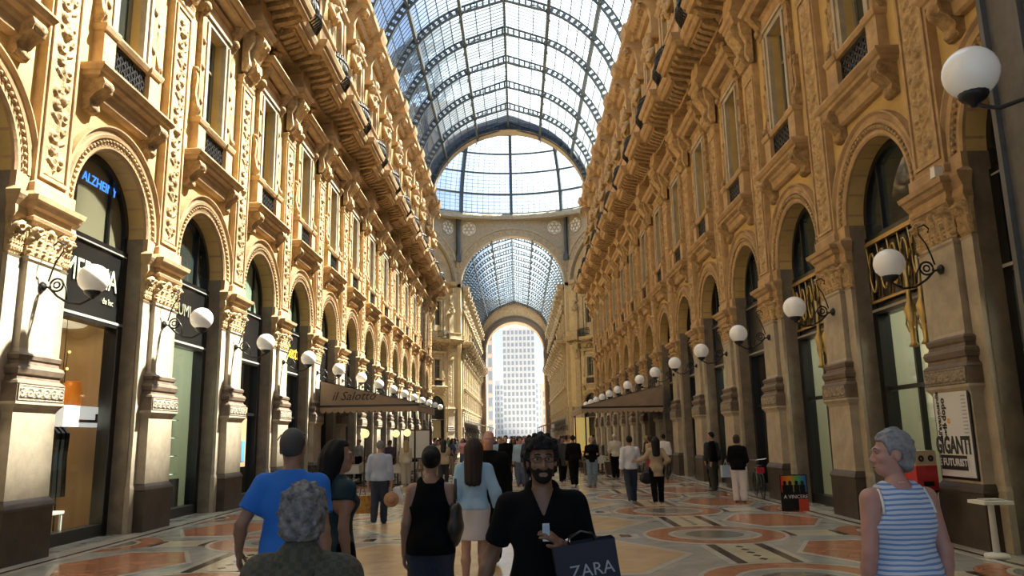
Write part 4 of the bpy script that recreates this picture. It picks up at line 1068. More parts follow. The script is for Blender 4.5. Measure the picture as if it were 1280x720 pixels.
# rotated wall: local +u points away from the viewer, reading direction towards +u
ptext('GIGANTI', -.06, .48, .36).scale = (.66,1.0,1)
ptext("dell'avanguardia", -.36, .92, .13, True); ptext('il dopo', -.22, .98, .17, True); ptext('guerra', -.22,.70,.10,True); ptext('o', -.10,.86,.16,True,mat('print_orange',(.8,.35,.05),.5))
MB().box(.03,.036,-.44,.28,.12,.34).build('printed_band', blk, r); o=ptext('E FUTURISTI', -.08,.23,.15,False,bpy.data.materials['poster_white']); o.location.x=.04
for i in range(14): MB().box(.03,.033,.30,.42,1.22-.055*i,1.24-.055*i).build('printed_line', mat('print_grey',(.35,.36,.38),.5) if i==0 else bpy.data.materials['print_grey'], r)
# red fronted dispenser on a black post
x = 6.80; y,zt_ = on_wall(1143,563,x); zb_ = on_wall(1143,611,x)[1]
r = empty('vending_stand', (x,y,0)); tag(r,'red and cream dispenser box on a black stand beside the poster pier','stand')
MB().loft([(0,.26,.22,-.22),(.05,.26,.22,-.22),(.08,.20,.16,-.16),(zb_-.05,.20,.16,-.16),(zb_,.24,.2,-.2)]).build('base', M['black'], r)
MB().box(-.20,.20,-.22,.22,zb_,zb_+(zt_-zb_)*.62).build('red_front', mat('red_panel',(.50,.03,.03),.4), r); MB().box(-.20,.20,-.22,.22,zb_+(zt_-zb_)*.62,zt_).build('cream_front', mat('cream_panel',(.55,.42,.25),.5), r)
g = MB()
for u in (-.09,.09): g.ring([(.02,0),(.05,0),(.05,.012),(.02,.012)], 0, 2*PI, 10, (u,zb_+(zt_-zb_)*.8))
f = MB(); f.add([(b, -.22-a, c) for a,b,c in g.v], g.f); f.box(-.08,.10,-.235,-.22,zb_+.06,zb_+.14); f.build('slot', M['black'], r)
r.rotation_euler.z = .25
# white pedestal table
y = 11.0; x = at_depth(1246,690,y)[0]
r = empty('pedestal_table', (x,y,0)); tag(r,'small white pedestal table at the foot of the shaded pier','table')
MB().lathe([(.15,0),(.16,.03),(.15,.06),(.05,.08)], 18).build('base', M['white'], r); MB().lathe([(.045,.08),(.04,.7),(.05,.72)], 12).build('column', M['white'], r)
MB().box(-.20,.20,-.20,.20,.72,.765).build('table_top', M['white'], r)
tag(MB().box(-.14,.12,-.10,.10,.766,.785).build('newspaper', mat('newsprint',(.55,.55,.52),.8,var=.3,scale=40), None, (x+.02,y,.0)),'folded newspaper on the white pedestal table','newspaper')
# rainbow display board and small red card
x = 6.55; y = on_wall(992,605,x)[0]
r = empty('display_board', (x,y,0), .0); tag(r,'rainbow printed display board standing by the shop door','board'); r.scale = (.85,.85,.85)
mr,n,l,b = _mat('rainbow_print'); tc = n.new('ShaderNodeTexCoord'); sp = n.new('ShaderNodeSeparateXYZ'); rp = n.new('ShaderNodeValToRGB'); l.new(tc.outputs['Generated'], sp.inputs[0]); l.new(sp.outputs['X'], rp.inputs[0]); l.new(rp.outputs[0], b.inputs['Base Color'])
e = rp.color_ramp.elements; e[0].color=(.55,.02,.02,1); e[1].color=(.02,.12,.6,1); q=e.new(.35); q.color=(.7,.3,.02,1); q=e.new(.6); q.color=(.1,.4,.08,1)
W_=.36
MB().box(-W_,W_,0,.04,0,.93).build('board', M['black'], r); MB().box(-W_+.03,W_-.03,-.008,0,.48,.90).build('rainbow_sheet', mr, r)
for i,xx in enumerate((-.24,-.10,.07,.22)):
    g = MB(); g.ball((xx,-.01,.72),(.05,.01,.06),8); g.box(xx-.07,xx+.07,-.016,-.006,.44,.67); g.build('figure_print', M['black'], r)
o = put('lettering', text_mesh('lettering','A VINCERE',.13,M['white'],extrude=.003), r); facing(o,(0.03,-.018,.36),(1,0,0),(0,0,1))
MB().box(.08,.32,-.10,-.06,0,.30).build('red_card', mat('red_card',(.55,.06,.03),.5), r)
# bicycle, parked along the facade
x,y = on_floor(950,622)
r = empty('bicycle', (x,y,0), -.12); tag(r,'dark bicycle with a red saddle bag parked against the shaded facade','bicycle')
for yy in (-.52,.52):
    wv = MB(); wv.tube([(0,yy+.32*math.cos(t),.335+.32*math.sin(t)) for t in np.linspace(0,2*PI,24,endpoint=False)], .018, 5, closed=True)
    for t in np.linspace(0,PI,7,endpoint=False): wv.tube([(0,yy+.31*math.cos(t),.335+.31*math.sin(t)),(0,yy-.31*math.cos(t),.335-.31*math.sin(t))], .003, 3)
    wv.build('wheel', M['iron'], r)
fr_ = MB()
for a,b in (((0,-.52,.335),(0,-.05,.28)),((0,-.05,.28),(0,-.18,.78)),((0,-.18,.72),(0,.36,.78)),((0,-.05,.28),(0,.38,.66)),((0,.52,.335),(0,.34,.95)),((0,-.52,.335),(0,-.18,.74))): fr_.tube([a,b], .017, 6)
fr_.build('frame', mat('dark_green_paint',(.02,.06,.04),.3), r)
MB().tube([(-.28,.22,1.02),(-.22,.30,1.0),(0,.34,.98),(.22,.30,1.0),(.28,.22,1.02)], .014, 6).build('handlebar', mat('chrome',(.7,.7,.7),.2,metal=1), r)
MB().ball((0,-.20,.84),(.08,.14,.035),10).build('saddle', M['black'], r); MB().box(-.10,.10,-.42,-.28,.66,.80).build('saddle_bag', mat('red_bag',(.5,.02,.04),.5), r)
MB().tube([(-.1,-.05,.22),(.1,-.05,.34)], .012, 5).ball((-.12,-.05,.2),.035,6).ball((.12,-.05,.36),.035,6).build('pedals', M['iron'], r)
# small white box on the impost by the big lamp
tag(MB().loft([(0,.07,.07,-.07),(.16,.06,.06,-.06),(.18,.07,.07,-.07)]).build('loudspeaker', M['white'], None, (7.08,11.62,5.63)),'small white loudspeaker box on the impost of the poster pier','loudspeaker')
# ------------------------------------------------------------------ cafes under the awnings
def cafe_chair(x,y,rz,label,group):
    r = empty('cafe_chair',(x,y,0),rz); tag(r,label,'chair',group)
    for n,me in CHM: put(n,me,r)
wick = mat('wicker',(.20,.12,.06),.7,var=.4,scale=60)
CHM = [('seat', MB().loft([(.42,.20,.20,-.20),(.46,.21,.21,-.21)]).mesh('seat',wick)), ('backrest', MB().loft([(.50,.20,-.17,-.20),(.86,.19,-.22,-.25)]).mesh('backrest',wick))]
for a in (-.17,.17):
    for b in (-.17,.17): CHM.append(('leg', MB().tube([(a,b,0),(a*.95,b*.95,.43)], .014, 5).mesh('leg',M['iron'])))
def cafe_table(x,y,label,group):
    r = empty('cafe_table',(x,y,0)); tag(r,label,'table',group)
    for n,me in CTM: put(n,me,r)
cl = mat('white_tablecloth',(.62,.60,.55),.8)
CTM = [('tablecloth', MB().loft([(.45,.34,.34,-.34),(.70,.31,.31,-.31),(.74,.31,.31,-.31)]).mesh('tablecloth',cl)),('stem', MB().lathe([(.18,0),(.18,.03),(.03,.05),(.03,.46)],10).mesh('stem',M['iron']))]
for side,yy,nm in ((-1,30.2,'lettered tan awning'),(1,36.6,'tan awning on the shaded side')):
    for i in range(2):
        for j in range(3):
            x = side*(4.25+1.75*i); y = yy+1.6*j
            cafe_table(x,y,'white clothed cafe table under the '+nm,'cafe tables under the '+nm)
            cafe_chair(x-.56,y,0,'wicker cafe chair under the '+nm,'cafe chairs under the '+nm); cafe_chair(x+.56,y,PI,'wicker cafe chair under the '+nm,'cafe chairs under the '+nm)
def planter(x,y,col,label,flower):
    r = empty('flower_planter',(x,y,0)); tag(r,label,'planter')
    MB().loft([(0,.35,.2,-.2),(.5,.4,.24,-.24),(.54,.42,.26,-.26)]).build('trough', mat('planter_wood',(.05,.035,.025),.6) if 'planter_wood' not in bpy.data.materials else bpy.data.materials['planter_wood'], r)
    g = MB(); f = MB(); rr = random.Random(int(x*100+y))
    for i in range(110):
        p = Vector((rr.uniform(-.26,.26), rr.uniform(-.44,.44), .52+rr.random()*.42)); a = rr.random()*6.28; d = Vector((math.cos(a),math.sin(a),rr.uniform(.1,.9)))*.11; n_ = Vector((-math.sin(a),math.cos(a),0))*.03
        g.add([p,p+d*.5+n_,p+d,p+d*.5-n_],[(0,1,2,3)])
    for i in range(34): f.ball((rr.uniform(-.28,.28),rr.uniform(-.46,.46),.75+rr.random()*.3),.05,6)
    lf = bpy.data.materials.get('planter_leaf') or mat('planter_leaf',(.03,.07,.02),.6)
    tag(g.build('foliage', lf, r),kind='stuff'); 
    if flower: tag(f.build('blossom', mat('blossom_%s'%flower,col,.6), r),kind='stuff')
planter(3.55,35.3,(.65,.16,.08),'dark planter with coral blossom at the awning of the shaded side','coral')
planter(4.5,35.3,(.65,.16,.08),'dark planter of leafy green plants at the shaded awning',None)
planter(-3.4,36.2,(.5,.1,.1),'dark planter with dark red blossom past the lettered awning','red')
for i,(px,py) in enumerate(((456,542),(495,542),(509,541))):
    yl = 29.6 if i == 0 else 35.4+i*.4; X,Z = at_depth(px,py,yl); r = empty('table_lamp_post',(X,yl,0)); tag(r,'warm yellow globe lamp on a slim post under the lettered awning','lamp','yellow globe lamps of the cafe')
    MB().lathe([(.14,0),(.14,.03),(.025,.05),(.02,Z-.18),(.05,Z-.16)],10).build('post',M['iron'],r); MB().ball((0,0,Z),.17,12).build('globe',M['warmglobe'],r)
X,Z = at_depth(525,560,37.4); r = empty('menu_board',(X,37.4,0)); tag(r,'pale menu board in a brown frame beside the cafe lamps','board')
MB().box(-.58,.58,-.04,.0,.75,2.15).build('frame',mat('brown_wood',(.10,.05,.025),.5),r); MB().box(-.52,.52,-.06,-.04,.82,2.08).build('sheet',M['white'],r)
for s in (-.5,.5): MB().box(s-.03,s+.03,-.03,.03,0,.76).build('leg',bpy.data.materials['brown_wood'],r)
lt = mat('lit_panel',(.9,.7,.3),.5,emit=(1,.72,.22),estr=.5)
r = empty('lit_screen',(3.9,43.2,0)); tag(r,'yellow lit glazed screen at the back of the shaded cafe','screen')
MB().box(-.42,.42,-.03,.03,.6,2.7).build('panel',lt,r); MB().box(-.46,.46,-.05,.05,0,.6).build('base',M['black'],r)
# ------------------------------------------------------------------ figures: smooth implicit bodies meshed with surface nets
def surface_nets(F, o, h):
    s = F < 0; nx,ny,nz = F.shape
    if not s.any(): return np.zeros((0,3)), []
    c = lambda a,b,d: (slice(a,nx-1+a), slice(b,ny-1+b), slice(d,nz-1+d))
    cor = [(a,b,d) for a in (0,1) for b in (0,1) for d in (0,1)]
    cnt = sum(s[c(*k)].astype(np.int8) for k in cor); act = (cnt > 0) & (cnt < 8)
    I = np.argwhere(act); idx = -np.ones(act.shape, np.int64); idx[act] = np.arange(len(I))
    acc = np.zeros((len(I),3)); num = np.zeros(len(I))
    val = {k: F[I[:,0]+k[0], I[:,1]+k[1], I[:,2]+k[2]] for k in cor}
    for k in cor:
        for ax in range(3):
            if k[ax] == 0:
                k2 = list(k); k2[ax] = 1; k2 = tuple(k2); a,b = val[k],val[k2]; m = (a < 0) != (b < 0)
                t = np.where(m, a/np.where(m, a-b, 1), 0); p = np.tile(np.array(k,float),(len(I),1)); p[:,ax] += t
                acc[m] += p[m]; num[m] += 1
    V = (I + acc/num[:,None])*h + o; quads = []
    for ax in range(3):
        sl0 = [slice(None)]*3; sl1 = [slice(None)]*3; sl0[ax] = slice(0,-1); sl1[ax] = slice(1,None)
        ch = s[tuple(sl0)] != s[tuple(sl1)]; u,v = [(1,2),(2,0),(0,1)][ax]
        E = np.argwhere(ch); E = E[(E[:,u] > 0) & (E[:,v] > 0) & (E[:,u] < F.shape[u]-1) & (E[:,v] < F.shape[v]-1)]
        if not len(E): continue
        def g(du,dv):
            q = E.copy(); q[:,u] -= du; q[:,v] -= dv; return idx[q[:,0],q[:,1],q[:,2]]
        Q = np.stack([g(1,1),g(0,1),g(0,0),g(1,0)],1); inside = s[E[:,0],E[:,1],E[:,2]]
        Q[~inside] = Q[~inside][:,::-1]; Q = Q[(Q >= 0).all(1)]; quads.append(Q)
    return V, np.concatenate(quads) if quads else []
A3 = lambda *p: np.array(p, float)
def cone(a, b, ra, rb, k=.03, sy=1.0): return ('c', A3(*a), A3(*b), ra, rb, k, sy)
def ell(c, r, R=None, k=.02): return ('e', A3(*c), A3(*r), R, k)
def sub(c, r, R=None, k=.01): return ('s', A3(*c), A3(*r), R, k)
def field(prims, h, pad=.05, cut=None, noise=0.0, infl=0.0):
    lo = np.full(3, 9.0); hi = -lo
    for p in prims:
        if p[0] == 'c':
            r = max(p[3],p[4])+infl; lo = np.minimum(lo, np.minimum(p[1],p[2])-r); hi = np.maximum(hi, np.maximum(p[1],p[2])+r)
        elif p[0] == 'e': r = max(p[2])+infl; lo = np.minimum(lo,p[1]-r); hi = np.maximum(hi,p[1]+r)
    lo -= pad; hi += pad; n = np.ceil((hi-lo)/h).astype(int)+1
    ax = [lo[i]+h*np.arange(n[i]) for i in range(3)]; F = np.full(n, .2)
    for p in prims:
        if p[0] == 'c': r = max(p[3],p[4])+infl+.07; l = np.minimum(p[1],p[2])-r; u = np.maximum(p[1],p[2])+r
        else: r = max(p[2])+infl+.06; l = p[1]-r; u = p[1]+r
        i0 = np.clip(np.floor((l-lo)/h).astype(int),0,n); i1 = np.clip(np.ceil((u-lo)/h).astype(int)+1,0,n)
        sl = tuple(slice(a,b) for a,b in zip(i0,i1))
        X,Y,Z = np.meshgrid(ax[0][sl[0]],ax[1][sl[1]],ax[2][sl[2]],indexing='ij')
        if p[0] == 'c':
            a,b,ra,rb,k,sy = p[1:]; sc = A3(1,1/sy,1); P = [X, Y/sy, Z]; a2,b2 = a*sc,b*sc; ba = b2-a2; L = max((ba**2).sum(),1e-9)
            t = np.clip(sum((P[i]-a2[i])*ba[i] for i in range(3))/L,0,1)
            D = np.sqrt(sum((P[i]-a2[i]-t*ba[i])**2 for i in range(3)))-(ra+(rb-ra)*t)
            if sy != 1: D = D*(.5+.5*min(1,sy))
            D -= infl
        else:
            c,r,R,k = p[1:]; Q = [X-c[0],Y-c[1],Z-c[2]]
            if R is not None: Q = [sum(Q[j]*R[j,i] for j in range(3)) for i in range(3)]
            rr = r+(infl if p[0]=='e' else -infl); q = np.sqrt(sum((Q[i]/rr[i])**2 for i in range(3))); D = (q-1)*min(rr)
        f = F[sl]
        if p[0] == 's':
            D = -D; hh = np.clip(.5-.5*(D-f)/k,0,1); F[sl] = f*hh+D*(1-hh)+k*hh*(1-hh) if False else np.maximum(f,D)
        else:
            hh = np.clip(.5+.5*(D-f)/k,0,1); F[sl] = D*(1-hh)+f*hh-k*hh*(1-hh)
    if noise or cut:
        X,Y,Z = np.meshgrid(*ax,indexing='ij')
        if noise:
            if callable(noise): F = F+noise(X,Y,Z)
            else: F = F+noise*(np.sin(31*X+7*Z)*np.sin(23*Z+9*Y)+.7*np.sin(17*Z+41*Y+5*X))
        if cut:
            for fn in cut: F = np.maximum(F, fn(X,Y,Z))
    return surface_nets(F, lo, h)
def to_mesh(name, pieces, mats, scale=1.0):
    mb_v = []; mb_f = []; mi = []
    for j,(V,Q) in enumerate(pieces):
        if not len(V): continue
        o = sum(len(v) for v in mb_v); mb_v.append(V*scale); mb_f.append(np.asarray(Q)+o); mi += [0]*len(Q)
    me = bpy.data.meshes.new(name); Vv = np.concatenate(mb_v); Ff = np.concatenate(mb_f)
    me.from_pydata(Vv.tolist(), [], Ff.tolist()); me.materials.append(mats)
    me.polygons.foreach_set('use_smooth', [True]*len(me.polygons)); me.update(); return me
def rotz(a): c,s = math.cos(a),math.sin(a); return np.array([[c,-s,0],[s,c,0],[0,0,1.]])
def rotx(a): c,s = math.cos(a),math.sin(a); return np.array([[1,0,0],[0,c,-s],[0,s,c]])
_mc = {}
def cm(name, col, rough=.8, **kw):
    if name not in _mc: _mc[name] = mat(name, col, rough, **kw)
    return _mc[name]
SKIN = {'fair': (.42,.24,.17), 'tan': (.30,.16,.10), 'brown': (.20,.105,.062), 'pink': (.46,.24,.19)}
# arm poses: elbow, wrist, finger direction relative to the shoulder (x outwards)
ARM = {'hang': ((.055,-.035,-.285),(.075,.02,-.535),(.0,.10,-1)), 'swing': ((.05,.08,-.275),(.07,.22,-.49),(0,.5,-1)), 'back': ((.06,-.12,-.26),(.08,-.17,-.51),(0,.1,-1)),
       'chest': ((.06,-.02,-.29),(-.11,.20,-.22),(-1,.5,.35)), 'hold': ((.06,-.02,-.285),(.04,.22,-.24),(-.3,1,.1)), 'reach': ((.16,.06,-.20),(.36,.12,-.26),(1,.2,-.1)), 'hip': ((.15,-.10,-.25),(.05,.10,-.36),(-1,.5,-.2)),
       'bentout': ((.105,-.03,-.265),(.135,.07,-.49),(-.05,.2,-1)), 'high': ((.12,-.06,-.24),(.17,.09,-.42),(0,.25,-1))}
def figure(name, label, loc, rz=0.0, H=1.75, sex='m', skin='tan', vox=.02, build=1.0, head=(0,0), armL='hang', armR='hang', stride=0.0,
           top=None, bottom=None, hair=None, shoes=(.02,.02,.02), face=False, fingers=False, group=None, extra=None, cat='person', heel=0.0):
    """local frame: +y is the way the body faces, +x its right hand... arms mirrored by side"""
    s = H/1.75; fem = sex == 'f'
    sw = (.155 if fem else .178)*(.6+.4*build); hipw = .095 if fem else .085
    b = build
    skm = cm('skin_'+skin, SKIN[skin], .5, var=.08, scale=12)
    # ---- skeleton
    J = {}
    for sd,sg in (('L',-1),('R',1)):
        st = stride*sg
        J['hip'+sd] = A3(sg*hipw,0,.90); J['knee'+sd] = A3(sg*(hipw+.005), .10*st+.02, .49); J['ank'+sd] = A3(sg*hipw, .26*st-.015-abs(.10*st), .09+max(0,-st)*.10)
        e,w,fd = ARM[armL if sd=='L' else armR] if isinstance(armL if sd=='L' else armR, str) else (armL if sd=='L' else armR)
        sh = A3(sg*sw,-.01,1.385); J['sh'+sd] = sh; m = A3(sg,1,1)
        J['el'+sd] = sh+A3(*e)*m; J['wr'+sd] = sh+A3(*w)*m; d = A3(*fd)*m; J['fd'+sd] = d/np.linalg.norm(d)
    # ---- torso
    wz = .70 if fem else .74
    torso = [cone((0,0,.95),(0,0,1.06),.150*b if fem else .140*b,.118*b if fem else .130*b,.05,.66), cone((0,0,1.06),(0,0,1.24),.118*b if fem else .130*b,.140*b if fem else .155*b,.05,.68),
             cone((-.06,0,1.28),(.06,0,1.28),.105*b,.105*b,.06,.85), cone((-sw+.01,-.012,1.375),(-.04,-.015,1.415),.050,.056,.05), cone((sw-.01,-.012,1.375),(.04,-.015,1.415),.050,.056,.05), cone((0,-.015,1.39),(0,-.01,1.46),.072,.050,.05)]
    if fem: torso += [ell((-.065,.085,1.27),(.062,.06,.06),k=.04), ell((.065,.085,1.27),(.062,.06,.06),k=.04)]
    torso += [ell((-.07,-.045,.93),(.085,.095,.095),k=.05), ell((.07,-.045,.93),(.085,.095,.095),k=.05)]
    legs = []
    for sd in 'LR':
        legs += [cone(J['hip'+sd],J['knee'+sd],.088*(.4+.6*b),.054,.04), cone(J['knee'+sd],(J['knee'+sd]*.65+J['ank'+sd]*.35)+A3(0,-.018,0),.052,.056,.03), cone((J['knee'+sd]*.65+J['ank'+sd]*.35)+A3(0,-.018,0),J['ank'+sd],.056,.036,.03)]
        legs += [cone(J['ank'+sd]+A3(0,-.02,-.045+heel),J['ank'+sd]+A3(0,.14,-.062),.034,.026,.03)]
    arms = {}
    for sd in 'LR':
        arms[sd] = [cone(J['sh'+sd],J['el'+sd],.054*(.5+.5*b),.040,.03), cone(J['el'+sd],J['el'+sd]*.7+J['wr'+sd]*.3,.040,.041,.02), cone(J['el'+sd]*.7+J['wr'+sd]*.3,J['wr'+sd],.041,.027,.02)]
    neck = [cone((0,-.012,1.44),(0,.008,1.56),.056 if not fem else .049,.052 if not fem else .045,.03)]
    # ---- head
    HR = rotz(head[0]) @ rotx(head[1]); HC = A3(0,.012,1.625)
    hp = lambda x,y,z: HC+HR@(A3(x,y,z)) 
    fz = .95 if fem else 1.0
    headp = [ell(hp(0,-.015,.03),(.074,.095,.096),HR,.02), ell(hp(0,.030,-.035),(.060*fz,.068,.080),HR,.03), ell(hp(0,.062,-.088),(.030,.026,.024),HR,.03)]
    if face or vox < .015:
        headp += [cone(hp(0,.090,.012),hp(0,.112,-.030),.009,.014,.012), cone(hp(-.012,.1,-.036),hp(.012,.1,-.036),.010,.010,.01), ell(hp(0,.085,.030),(.055,.016,.010),HR,.015),
                  ell(hp(-.040,.070,-.020),(.022,.02,.02),HR,.02), ell(hp(.040,.070,-.020),(.022,.02,.02),HR,.02), cone(hp(-.018,.088,-.064),hp(.018,.088,-.064),.008,.008,.008), cone(hp(-.015,.086,-.075),hp(.015,.086,-.075),.009,.009,.008)]
        for x in (-1,1): headp += [ell(hp(x*.076,-.008,-.006),(.010,.022,.033),HR,.01), sub(hp(x*.031,.098,.012),(.020,.016,.011),HR)]
    hands = []
    for sd,sg in (('L',-1),('R',1)):
        w,d = J['wr'+sd],J['fd'+sd]; up = np.cross(d, A3(sg,0,0)); 
        if np.linalg.norm(up) < .3: up = np.cross(d, A3(0,0,1))
        up /= np.linalg.norm(up); sidev = np.cross(up,d)   # sidev: across the palm normal
        inn = A3(-sg,0,0); inn = inn-d*(inn@d); inn = inn/np.linalg.norm(inn) if np.linalg.norm(inn) > .2 else sidev
        acr = np.cross(inn,d); acr /= np.linalg.norm(acr)
        if (acr@A3(0,1,0)) < 0: acr = -acr                # thumb side points forward
        pc = w+d*.055
        hd = [cone(w-d*.02,w+d*.02,.026,.026,.015)]
        if fingers:
            for q in (-.027,-.009,.009,.027): hd.append(cone(w+d*.02+acr*q*.6,w+d*.085+acr*q,.013,.0115,.012))
            for q,l in ((-.030,.058),(-.010,.074),(.010,.080),(.030,.070)):
                a = w+d*.085+acr*q; m1 = a+d*l*.5+inn*.010; m2 = m1+d*l*.32+inn*.022; hd += [cone(a,m1,.0095,.0085,.004), cone(m1,m2,.0085,.0070,.004)]
            t0 = w+d*.03+acr*.03; t1 = w+d*.06+acr*.052+inn*.012; t2 = w+d*.095+acr*.056+inn*.026; hd += [cone(t0,t1,.014,.0115,.01), cone(t1,t2,.0115,.009,.004)]
        else:
            hd += [cone(w+acr*-.012,w+d*.13+inn*.02+acr*-.012,.024,.014,.02), cone(w+acr*.014,w+d*.135+inn*.02+acr*.014,.022,.013,.02), cone(w+d*.03+acr*.02,w+d*.09+acr*.045+inn*.02,.013,.010,.01)]
        hands.append(hd)
    root = empty('person', loc, rz); tag(root, label, cat, group)
    if fingers:
        pieces = [field(torso+legs+arms['L']+arms['R']+neck, vox), field(headp+neck, min(vox,.0065))] + [field(h, .0050, pad=.02) for h in hands]
    else:
        pieces = [field(torso+legs+arms['L']+arms['R']+neck+headp+hands[0]+hands[1], vox)]
    put('body', to_mesh('body', pieces, skm, s), root)
    # ---- clothes
    def shell(nm, prims, m, infl, cut=None, noise=.002, v=vox):
        return put(nm, to_mesh(nm, [field(prims, v, cut=cut, noise=noise, infl=infl)], m, s), root)
    if bottom:
        kind, m = bottom[0], bottom[1]
        if kind == 'trousers':
            wide = bottom[2] if len(bottom) > 2 else 0.0
            lp = []
            for sd in 'LR':
                a = J['ank'+sd]+A3(0,-.005,-.02); lp += [cone(J['hip'+sd],J['knee'+sd],.092*(.4+.6*b),.062+wide,.04), cone(J['knee'+sd],a,.062+wide,.052+wide*1.3,.03)]
            shell('trousers', torso[:1]+torso[-2:]+lp+[q_ for i_,q_ in enumerate(legs) if i_%4 != 3], m, .018, cut=[lambda X,Y,Z: Z-1.05, lambda X,Y,Z: .045-Z], noise=.004)
        elif kind == 'skirt':
            hem, flare = bottom[2], bottom[3]
            shell('skirt', torso[:1]+torso[-2:]+[cone((-.045,-.005,.93),(-.045-flare*.3,0,hem-.05),.135*b,.125+flare,.05,.8), cone((.045,-.005,.93),(.045+flare*.3,0,hem-.05),.135*b,.125+flare,.05,.8)], m, .010, cut=[lambda X,Y,Z: Z-1.0, lambda X,Y,Z: hem-Z], noise=.004)
    if top:
        kind, m = top[0], top[1]; sleeve, hem = top[2], top[3]; infl = top[4] if len(top) > 4 else .016
        tp = list(torso)
        if hem < .93: tp += [cone((0,0,.95),(0,0,hem-.06),.155*b,.17*b,.05,.72)]
        cuts = [lambda X,Y,Z: hem-Z]
        tw_ = sw+.005
        nk = 1.492 if kind not in ('tank','low') else 1.47
        if kind == 'tank': cuts += [lambda X,Y,Z: np.minimum(Z-1.395-.9*np.maximum(0,.10-np.abs(np.abs(X)-.105))*0, np.abs(X)-9), ]
        if kind == 'tank':
            cuts = [lambda X,Y,Z: hem-Z, lambda X,Y,Z: np.where(Z>1.25, np.abs(X)-(tw_-np.sin(np.clip((Z-1.25)/.2,0,1)*PI/2)*.045), -1), lambda X,Y,Z: np.where(np.abs(X)<.085, Z-1.44+np.where(Y>0,.10,0)-np.maximum(0,np.abs(X)-.045)*1.2, -1)]
        else:
            cuts += [lambda X,Y,Z: Z-nk]
            if kind == 'vneck': cuts += [lambda X,Y,Z: np.where((Y>0)&(Z>1.33), (Z-1.33)*.42-np.abs(X), -1)]
        P = tp
        cp_ = []
        for sd in 'LR':
            if sleeve <= 0: continue
            e,w,sh = J['el'+sd],J['wr'+sd],J['sh'+sd]
            if sleeve <= 1: end = sh+(e-sh)*sleeve; P = P+[cone(sh,end,.056*(.5+.5*b),.052,.03)]; dv = (e-sh)/np.linalg.norm(e-sh)
            else:
                f = sleeve-1; end = e+(w-e)*f; P = P+[cone(sh,e,.056*(.5+.5*b),.046,.03), cone(e,end,.046,.036,.03)]; dv = (w-e)/np.linalg.norm(w-e)
            def ct(X,Y,Z,end=end,dv=dv): 
                d = (X-end[0])*dv[0]+(Y-end[1])*dv[1]+(Z-end[2])*dv[2]; rr = np.sqrt((X-end[0])**2+(Y-end[1])**2+(Z-end[2])**2)
                return np.where(rr < .12, d, -1)
            cuts.append(ct)
        shell('top', P, m, infl, cut=cuts, noise=.004)
    if not fem or True:
        sp = []
        for sd in 'LR':
            a = J['ank'+sd]; sp += [cone(a+A3(0,-.025,-.045+heel*.5),a+A3(0,.06,-.055),.042,.040,.02), cone(a+A3(0,.06,-.055),a+A3(0,.155,-.064),.040,.030,.02)]
        base = min(J['ankL'][2],J['ankR'][2])
        shell('shoes', sp, cm('shoe_%.2f_%.2f_%.2f'%shoes, shoes, .4), .0, cut=[lambda X,Y,Z: .004-Z], noise=0, v=min(vox,.02))
    if hair:
        hk, hm = hair[0], hair[1]; inv = HR.T
        def loc_(X,Y,Z):
            x,y,z = X-HC[0],Y-HC[1],Z-HC[2]; return [inv[i,0]*x+inv[i,1]*y+inv[i,2]*z for i in range(3)]
        def facecut(X,Y,Z,f0=.045,slope=.9):
            x,y,z = loc_(X,Y,Z); return np.minimum(y-f0-.5*np.maximum(z-.045,0)*1.6, .085-z+0*x)
        cuts = [facecut]
        nz = .0
        if hk == 'short':
            pr = [ell(hp(0,-.018,.036),(.076,.096,.096),HR,.02)]; infl = .008; cuts.append(lambda X,Y,Z: (-.055-loc_(X,Y,Z)[2])+np.maximum(0,loc_(X,Y,Z)[1]+.02)*1.2)
        elif hk == 'bob':
            pr = [ell(hp(0,-.018,.036),(.078,.098,.098),HR,.02), ell(hp(0,-.05,-.03),(.072,.065,.08),HR,.03)]; infl = .016; cuts.append(lambda X,Y,Z: (-.09-loc_(X,Y,Z)[2])+np.maximum(0,loc_(X,Y,Z)[1])*1.0)
            nz = lambda X,Y,Z: .006*np.sin(120*X+40*Z)*np.sin(90*Y+70*Z)+.003*np.sin(210*Y+120*Z)
        elif hk == 'crop':
            pr = [ell(hp(0,-.02,.038),(.077,.097,.097),HR,.02), ell(hp(0,-.055,-.03),(.062,.052,.07),HR,.03)]; infl = .012
            nz = lambda X,Y,Z: .007*np.sin(95*Y+60*Z+20*X)*np.sin(70*Z-40*Y)+.003*np.sin(230*Y+150*Z)
            def earcut(X,Y,Z):
                x,y,z = loc_(X,Y,Z); return .034-np.sqrt((y+.004)**2*1.6+(z+.008)**2+(np.maximum(0,.05-np.abs(x))*3)**2)
            cuts = [lambda X,Y,Z: np.minimum(loc_(X,Y,Z)[1]-.040-.4*np.maximum(loc_(X,Y,Z)[2]-.03,0), .072-loc_(X,Y,Z)[2]), earcut, lambda X,Y,Z: (-.105-loc_(X,Y,Z)[2])+np.maximum(0,loc_(X,Y,Z)[1]+.055)*1.15]
        elif hk == 'curly':
            pr = [ell(hp(0,-.02,.045),(.082,.098,.092),HR,.02), ell(hp(0,-.045,-.015),(.074,.07,.08),HR,.03)]; infl = .018
            nz = lambda X,Y,Z: .018*np.sin(78*X+11)*np.sin(72*Y+3)*np.sin(75*Z)+.008*np.sin(160*X)*np.sin(150*Z+2)*np.sin(140*Y)
            cuts = [lambda X,Y,Z: np.minimum(loc_(X,Y,Z)[1]-.030, .062-loc_(X,Y,Z)[2]), lambda X,Y,Z: (-.085-loc_(X,Y,Z)[2])+np.maximum(0,loc_(X,Y,Z)[1]+.01)*1.4]
        elif hk == 'long':
            ln = hair[2] if len(hair) > 2 else .40
            bx = hp(0,-.075,-.03); sd_ = HR@A3(0,-1,0)
